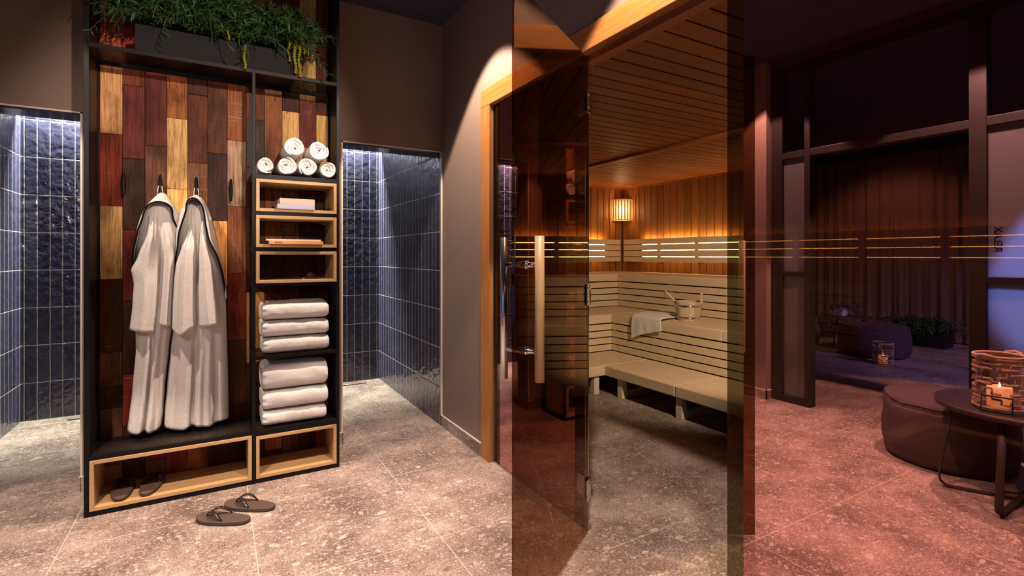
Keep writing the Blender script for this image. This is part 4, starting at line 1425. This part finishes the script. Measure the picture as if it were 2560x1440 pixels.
# ---------------------------------------------------------------- heater with its wooden guard
M['guard'] = wood('guard_wood', (0.52, 0.33, 0.13), (0.66, 0.45, 0.20), 'x', 2, 0.5, 0.8)
g = thing('heater_guard', 'wooden guard rail round the sauna heater, behind the mirrored pane', 'guard rail', (1.95, 0.55, 0))
gx0, gx1, gy0, gy1 = 1.60, 2.245, 0.22, 0.862
for x0, x1, y0, y1 in ((gx0, gx1, gy1 - 0.062, gy1), (gx0, gx1, gy0, gy0 + 0.062), (gx0, gx0 + 0.062, gy0 + 0.064, gy1 - 0.064), (gx1 - 0.062, gx1, gy0 + 0.064, gy1 - 0.064)):
    part(MB().box(x0, x1, y0, y1, 0.565, 0.600), 'top_rail', M['guard'], g, bevel=0.003)
for x in (gx0 + 0.031, gx1 - 0.031):
    for y in (gy0 + 0.031, gy1 - 0.031):
        part(MB().box(x - 0.028, x + 0.028, y - 0.028, y + 0.028, 0.001, 0.564), 'post', M['guard'], g, bevel=0.002)
ht = thing('sauna_heater', 'dark sauna heater with stones inside the wooden guard', 'heater', (1.92, 0.54, 0))
part(MB().box(1.74, 2.10, 0.36, 0.72, 0.03, 0.47), 'housing', M['black_steel'], ht, bevel=0.01)
for x, y in ((1.77, 0.39), (2.07, 0.39), (1.77, 0.69), (2.07, 0.69)):
    part(MB().box(x - 0.02, x + 0.02, y - 0.02, y + 0.02, 0.0, 0.03), 'foot', M['black_steel'], ht)
b = MB()
M['stone'] = plain('heater_stone', (0.10, 0.095, 0.09), 0.9, 0, 0.5, 60)
rr = random.Random(9)
for k in range(46):
    c = Vector((rr.uniform(1.78, 2.06), rr.uniform(0.40, 0.68), rr.uniform(0.475, 0.51)))
    r_ = rr.uniform(0.022, 0.036)
    b.lathe([(0.0, -r_), (r_ * 0.8, -r_ * 0.6), (r_, 0), (r_ * 0.7, r_ * 0.6), (0, r_ * 0.9)], 9, tuple(c))
tag(part(b, 'stones', M['stone'], ht), None, None, None, 'stuff')

# ---------------------------------------------------------------- relax room opposite the sauna (seen mirrored in the glass)
def frosted(name, col):
    t = NT(name)
    d = t.n('BsdfDiffuse', {0: col})
    tr = t.n('BsdfTranslucent', {0: col})
    gl = t.n('BsdfGlossy', {'Color': (0.8, 0.8, 0.8, 1), 'Roughness': 0.12})
    a = t.n('MixShader', {0: 0.86, 1: d.outputs[0], 2: tr.outputs[0]})
    return t.surf(t.n('MixShader', {0: 0.06, 1: a.outputs[0], 2: gl.outputs[0]}).outputs[0])


M['frosted'] = frosted('frosted_glass', (0.55, 0.55, 0.58))
M['clear'] = glass_pane('clear_glass', (0.90, 0.90, 0.92), (1, 1, 1), 1.5)
xa, xb = PX1, PX0
b = MB()
for y0, y1, z1 in ((2.502, 2.592, 2.74), (2.275, 2.320, 2.74), (1.216, 1.300, 2.74), (-0.20, -0.11, 2.74), (-1.50, -1.41, 2.74)):
    b.box(xa, xb, y0, y1, 0.001, z1)
for z0, z1 in ((1.985, 2.040), (2.665, 2.74)):
    for y0, y1 in ((2.320, 2.502), (1.300, 2.275), (-0.11, 1.216), (-1.41, -0.20)):
        b.box(xa + 0.002, xb - 0.002, y0, y1, z0, z1)
for y0, y1 in ((2.320, 2.502), (-0.11, 1.216), (-1.41, -0.20)):
    b.box(xa + 0.002, xb - 0.002, y0, y1, 0.001, 0.056)
    b.box(xa + 0.002, xb - 0.002, y0, y1, 1.030, 1.070)
fr = struct(b, 'window_3', M['black_frame'], 'black framed glass partition of the relax room', bevel=0.002)
for y0, y1 in ((2.320, 2.502), (-0.11, 1.216), (-1.41, -0.20)):
    for z0, z1 in ((0.056, 1.030), (1.070, 1.985)):
        MB().box(-1.284, -1.278, y0, y1, z0, z1).build('frosted_pane', M['frosted'], fr)
for y0, y1 in ((2.320, 2.502), (1.300, 2.275), (-0.11, 1.216), (-1.41, -0.20)):
    MB().box(-1.284, -1.278, y0, y1, 2.040, 2.665).build('clear_pane', M['clear'], fr)
tx = text_obj('relax_lettering', 'RELAX', 0.054, (-1.2775, 1.172, 1.297), (0, 0, 0), M['piping'], None, 0.0005, 0.95)
tx.rotation_euler = Matrix(((0, 0, 1), (0, -1, 0), (1, 0, 0))).to_euler()
tag(tx, 'black upright lettering reading RELAX on the frosted glass', 'lettering')
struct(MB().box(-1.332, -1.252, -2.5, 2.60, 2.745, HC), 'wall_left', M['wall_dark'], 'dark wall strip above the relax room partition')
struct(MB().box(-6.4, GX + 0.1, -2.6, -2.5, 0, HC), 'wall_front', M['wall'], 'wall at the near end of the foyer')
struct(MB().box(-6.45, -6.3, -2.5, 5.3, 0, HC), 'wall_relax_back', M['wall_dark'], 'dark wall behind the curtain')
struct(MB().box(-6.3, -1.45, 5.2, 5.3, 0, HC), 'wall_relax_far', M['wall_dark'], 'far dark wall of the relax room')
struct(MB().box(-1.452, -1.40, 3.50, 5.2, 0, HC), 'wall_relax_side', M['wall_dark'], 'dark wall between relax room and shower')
M['curtain'] = cloth('brown_curtain', (0.20, 0.115, 0.075), 120, 0.3, 0.95, 0.002, 0.0)
b = MB()
rings = []
ncu = 520
for z in (0.015, 0.6, 1.3, 2.0, 2.58, 2.68):
    row = []
    for k in range(ncu + 1):
        y = 1.6 + 3.55 * k / ncu
        a = 0.045 * (0.7 + 0.3 * math.sin(y * 7)) * (1.0 if z < 2.5 else 0.7)
        row.append((-5.88 + a * 0.5 * math.sin(2 * PI * y / 0.17 + 1.8 * math.sin(y * 4.3) + 0.25 * z) + a * 0.22 * math.sin(2 * PI * y / 0.083 + 2.0 * math.sin(y * 7.1)), y, z))
    rings.append(row)
b.loft(rings, None, True, False, False)
cu = b.build('curtain', M['curtain'], None, (-5.88, 3.4, 0.015))
tag(cu, 'floor length brown curtain in soft folds across the relax room', 'curtain')
tag(MB().box(-6.0, -5.76, 1.5, 5.18, 2.69, 2.80).build('curtain_rail', M['black_frame'], None, (-5.88, 3.4, 2.69)), 'dark curtain pelmet under the relax room ceiling', 'curtain rail')

M['pouf'] = cloth('plum_pouf_fabric', (0.062, 0.037, 0.038), 300, 0.4, 0.95, 0.002, 0.0)


def pouf(label, x, y, r, h, seed):
    t = thing('pouf', label, 'pouf', (x, y, 0), 'round poufs of the relax room')
    prof = [(0.0, 0.002), (0.86, 0.002), (0.95, 0.05), (1.0, 0.25), (1.0, 0.55), (0.975, 0.80), (0.945, 0.90), (0.90, 0.945), (0.75, 0.985), (0.45, 1.02), (0.0, 1.03)]
    n = 72
    b = MB()
    rings = []
    fine = []
    for (r0, z0), (r1, z1) in zip(prof, prof[1:]):
        for q in range(4):
            fine.append((r0 + (r1 - r0) * q / 4, z0 + (z1 - z0) * q / 4))
    fine.append(prof[-1])
    for r_, z in fine:
        ring = []
        for k in range(n):
            a = 2 * PI * k / n
            w_ = noise.noise(Vector((math.cos(a) * 2.2, math.sin(a) * 2.2, z * 4 + seed))) * 0.022 + noise.noise(Vector((math.cos(a) * 7, math.sin(a) * 7, z * 3 + seed))) * 0.006
            zz = z * h + (w_ * 1.2 * min(1, r_ * 1.2) if z > 0.85 else 0)
            rr_ = max(0.0005, r * r_ * (1 + w_ * 1.3 * (z > 0.03)))
            ring.append((x + rr_ * math.cos(a), y + rr_ * math.sin(a), max(0.001, zz)))
        rings.append(ring)
    b.loft(rings)
    part(b, 'cushion', M['pouf'], t)
    pts = []
    for k in range(n):
        a = 2 * PI * k / n
        w_ = noise.noise(Vector((math.cos(a) * 2.2, math.sin(a) * 2.2, 0.92 * 4 + seed))) * 0.022
        pts.append((x + r * (0.935 + w_) * math.cos(a), y + r * (0.935 + w_) * math.sin(a), 0.922 * h + w_ * 1.2))
    part(MB().tube(pts, 0.005, 6, True), 'seam', M['pouf'], t)
    return t


pouf('plum round pouf behind the tray table, nearest to the sauna glass', -0.955, 1.300, 0.315, 0.385, 1)
pouf('dark round pouf standing behind the small lantern on the relax room floor', -4.10, 3.12, 0.37, 0.375, 2)
pouf('dark round pouf half hidden by the partition, beside the far table', -4.15, 4.16, 0.34, 0.375, 3)

# tray table
M['tray'] = plain('dark_brown_tray', (0.034, 0.022, 0.021), 0.5, 0.0, **{'Specular IOR Level': 0.3})
M['brass'] = plain('brass_rim', (0.55, 0.36, 0.20), 0.3, 1.0)
tb = thing('tray_table', 'round dark metal tray table on bent flat bars, carrying the large lantern', 'table', (-0.63, 0.90, 0))
tc = (-0.63, 0.90, 0)
part(MB().lathe([(0.0, 0.436), (0.318, 0.436), (0.325, 0.440), (0.3275, 0.462), (0.3245, 0.462), (0.321, 0.443), (0.0, 0.4425)], 72, tc), 'tray_top', M['tray'], tb)
part(MB().tube([(tc[0] + 0.326 * math.cos(2 * PI * k / 72), tc[1] + 0.326 * math.sin(2 * PI * k / 72), 0.4628) for k in range(72)], 0.0014, 6, True), 'rim', M['brass'], tb)
for sx, ex_ in (((-0.487, 1.174), (-0.773, 0.626)), ((-0.301, 0.885), (-0.959, 0.915))):
    A_, B_ = Vector((*sx, 0)), Vector((*ex_, 0))
    dv = (B_ - A_).normalized()
    zoff = 0.006 if sx[0] < -0.4 else 0.013
    path = [A_ + dv * 0.055 + Vector((0, 0, 0.435)), A_ + dv * 0.02 + Vector((0, 0, 0.20)), A_ + Vector((0, 0, 0.055)), A_ + dv * 0.006 + Vector((0, 0, 0.028)), A_ + dv * 0.028 + Vector((0, 0, zoff + 0.003)), A_ + dv * 0.06 + Vector((0, 0, zoff)),
            B_ - dv * 0.06 + Vector((0, 0, zoff)), B_ - dv * 0.028 + Vector((0, 0, zoff + 0.003)), B_ - dv * 0.006 + Vector((0, 0, 0.028)), B_ + Vector((0, 0, 0.055)), B_ - dv * 0.02 + Vector((0, 0, 0.20)), B_ - dv * 0.055 + Vector((0, 0, 0.435))]
    part(MB().tube(path, 0.016, 12, flat=0.34, upv=tuple(dv * 0.7 + Vector((0, 0, 0.72)))), 'leg_frame', M['tray'], tb)

# lanterns
M['jar'] = glass_pane('lantern_glass', (0.93, 0.93, 0.92), (1, 1, 1), 1.45)
M['rope'] = cloth('jute_rope', (0.40, 0.25, 0.14), 500, 0.8, 0.95, 0.002)
t_ = NT('candle_wax')
M['wax'] = t_.pbr((0.85, 0.62, 0.36, 1), 0.5, None, 0.0, **{'Subsurface Weight': 0.6, 'Subsurface Radius': (0.03, 0.015, 0.006), 'Emission Color': (1.0, 0.42, 0.10, 1), 'Emission Strength': 0.5})
M['flame'] = emit('candle_flame', (1.0, 0.58, 0.20), 22.0)


def lantern(label, x, y, z, r, h, seed, e, handle):
    t = thing('lantern', label, 'lantern', (x, y, z), 'rope lanterns')
    part(MB().lathe([(0.0, 0.001), (r, 0.001), (r, h), (r - 0.004, h), (r - 0.004, 0.006), (0.0, 0.006)], 40, (x, y, z)), 'glass_jar', M['jar'], t)
    rr = random.Random(seed)
    b = MB()
    rw = r + 0.006
    NA, NR = 18, 10
    def P(a, k):
        return Vector((x + rw * math.cos(2 * PI * a / NA), y + rw * math.sin(2 * PI * a / NA), z + 0.012 + (h - 0.022) * k / NR))
    for k in range(NR + 1):
        a = 0
        full = k in (0, NR)
        while a < NA:
            L = NA if full else rr.choice((1, 1, 2, 2, 3))
            L = min(L, NA - a)
            if full or rr.random() < 0.64:
                b.tube([P(a + q / 3, k) + Vector((0, 0, rr.uniform(-.0018, .0018))) for q in range(3 * L + (0 if full else 1))], 0.0062 if full else rr.uniform(0.0045, 0.0070), 7, full)
            a += L + (0 if rr.random() < 0.6 else 1)
            if full:
                break
    for a in range(NA):
        for k in range(NR):
            if rr.random() < 0.34:
                b.tube([P(a, k), P(a, k + 0.5), P(a, k + 1)], rr.uniform(0.0034, 0.0052), 7)
    b.tube([P(q / 3, NR) + Vector((0, 0, 0.010)) for q in range(3 * NA)], 0.0068, 7, True)
    tag(part(b, 'rope_weave', M['rope'], t))
    for s_ in (0.2, 0.2 + PI):
        hb_ = MB()
        base = Vector((x + rw * math.cos(s_), y + rw * math.sin(s_), z + h - 0.005))
        tg = Vector((-math.sin(s_), math.cos(s_), 0))
        out = Vector((math.cos(s_), math.sin(s_), 0))
        dz = -0.055 if handle == 'side' else 0.016
        hb_.tube([base - tg * 0.035, base - tg * 0.03 + out * 0.016 + Vector((0, 0, dz * 0.6)), base + out * 0.026 + Vector((0, 0, dz)), base + tg * 0.03 + out * 0.016 + Vector((0, 0, dz * 0.6)), base + tg * 0.035], 0.0075, 8)
        part(hb_, 'rope_handle', M['rope'], t)
    ca = part(MB().lathe([(0.0, 0.0065), (r * 0.50, 0.0065), (r * 0.52, 0.012), (r * 0.52, h * 0.40), (r * 0.47, h * 0.415), (r * 0.35, h * 0.385), (0.0, h * 0.37)], 32, (x, y, z)), 'candle', M['wax'], t)
    fl = MB().lathe([(0.0, 0.0), (0.004, 0.004), (0.0055, 0.010), (0.003, 0.020), (0.0, 0.028)], 10, (0, 0, 0))
    f_ = fl.build('flame', M['flame'], ca, (0, 0, 0))
    f_.location = (0, 0, h * 0.385)
    light('candle_light', 'POINT', (x, y, z + h * 0.385 + 0.016), e, (1.0, 0.42, 0.13), None, 0.004)
    if handle != 'side':
        a = -0.20
        o_ = Vector((math.cos(a), math.sin(a), 0))
        tg = Vector((-o_.y, o_.x, 0))
        c = Vector((x, y, z)) + o_ * (rw + 0.012)
        w_ = 0.055
        part(MB().tube([c - tg * w_ + Vector((0, 0, 0.075)), c - tg * w_ + o_ * 0.02 + Vector((0, 0, 0.006)), c + tg * w_ + o_ * 0.02 + Vector((0, 0, 0.006)), c + tg * w_ + Vector((0, 0, 0.075))], 0.0042, 8, True), 'wire_handle', M['black_steel'], t)
    return t


lantern('large rope wrapped glass lantern with a lit candle on the tray table', -0.585, 0.965, 0.443, 0.092, 0.262, 3, 1.6, 'top')
lantern('small rope wrapped lantern with a lit candle on the relax room floor', -3.60, 2.80, 0.0005, 0.088, 0.235, 8, 2.6, 'side')

# far table with pot and hourglass
ft = thing('side_table', 'low dark round table with splayed legs in front of the curtain', 'table', (-4.43, 3.57, 0))
fc = (-4.43, 3.57, 0)
part(MB().lathe([(0.0, 0.385), (0.268, 0.385), (0.275, 0.392), (0.268, 0.400), (0.0, 0.400)], 48, fc), 'table_top', M['tray'], ft)
for k in range(3):
    a = R(20 + 120 * k)
    part(MB().tube([(fc[0] + 0.16 * math.cos(a), fc[1] + 0.16 * math.sin(a), 0.384), (fc[0] + 0.23 * math.cos(a), fc[1] + 0.23 * math.sin(a), 0.003)], [0.016, 0.011], 12), 'leg', M['tray'], ft)


def potted(label, name, x, y, z, w_, d_, h, fol, seed, potm, box=True, group=None):
    t = thing(name, label, 'plant', (x, y, z), group)
    b = MB()
    if box:
        b.box(x - d_ / 2, x + d_ / 2, y - w_ / 2, y + w_ / 2, z + 0.001, z + h)
    else:
        b.lathe([(0.0, 0.001), (w_ * 0.42, 0.001), (w_ * 0.5, h), (w_ * 0.46, h), (w_ * 0.42, h - 0.02), (0.0, h - 0.02)], 28, (x, y, z))
    part(b, 'pot', potm, t, bevel=0.004 if box else 0)
    random.seed(seed)
    f_, s_ = MB(), MB()
    n_, L, ll, lw = fol
    for k in range(n_):
        a = random.uniform(0, 2 * PI)
        dd = Vector((math.cos(a) * random.uniform(0.2, 1.0), math.sin(a) * random.uniform(0.2, 1.0), random.uniform(0.35, 1.1)))
        p = Vector((x + random.uniform(-.35, .35) * d_, y + random.uniform(-.42, .42) * w_, z + h - 0.01))
        sprig(f_, p, dd, L * random.uniform(0.6, 1.1), 9, ll, lw, GREENS, 0.7, s_, 0.9)
    part(f_, 'foliage', M['leaf'], t)
    part(s_, 'twigs', M['stem'], t)
    return t


M['pot_white'] = plain('white_pot', (0.66, 0.58, 0.54), 0.5)
potted('small green plant in a white pot on the far round table', 'potted_plant', -4.40, 3.66, 0.400, 0.135, 0.135, 0.105, (60, 0.17, 0.035, 0.007), 31, M['pot_white'])
potted('wide green fern in a dark trough at the foot of the curtain', 'potted_fern', -5.38, 3.14, 0.0, 0.62, 0.26, 0.24, (150, 0.46, 0.075, 0.012), 32, M['black_frame'])
potted('bushy green plant standing between partition and far table', 'potted_plant', -5.05, 4.20, 0.0, 0.30, 0.30, 0.20, (90, 0.42, 0.07, 0.012), 33, M['black_frame'], False)
hg = thing('hourglass', 'clear glass hourglass beside the white pot on the far table', 'hourglass', (-4.42, 3.455, 0.401))
M['hg'] = glass_pane('hourglass_glass', (0.80, 0.82, 0.85), (1, 1, 1), 2.8)
part(MB().lathe([(0.0, 0.001), (0.052, 0.002), (0.056, 0.02), (0.048, 0.05), (0.018, 0.085), (0.008, 0.097), (0.018, 0.109), (0.048, 0.145), (0.056, 0.175), (0.052, 0.194), (0.0, 0.195)], 28, (-4.42, 3.455, 0.401)), 'glass_bulbs', M['hg'], hg)
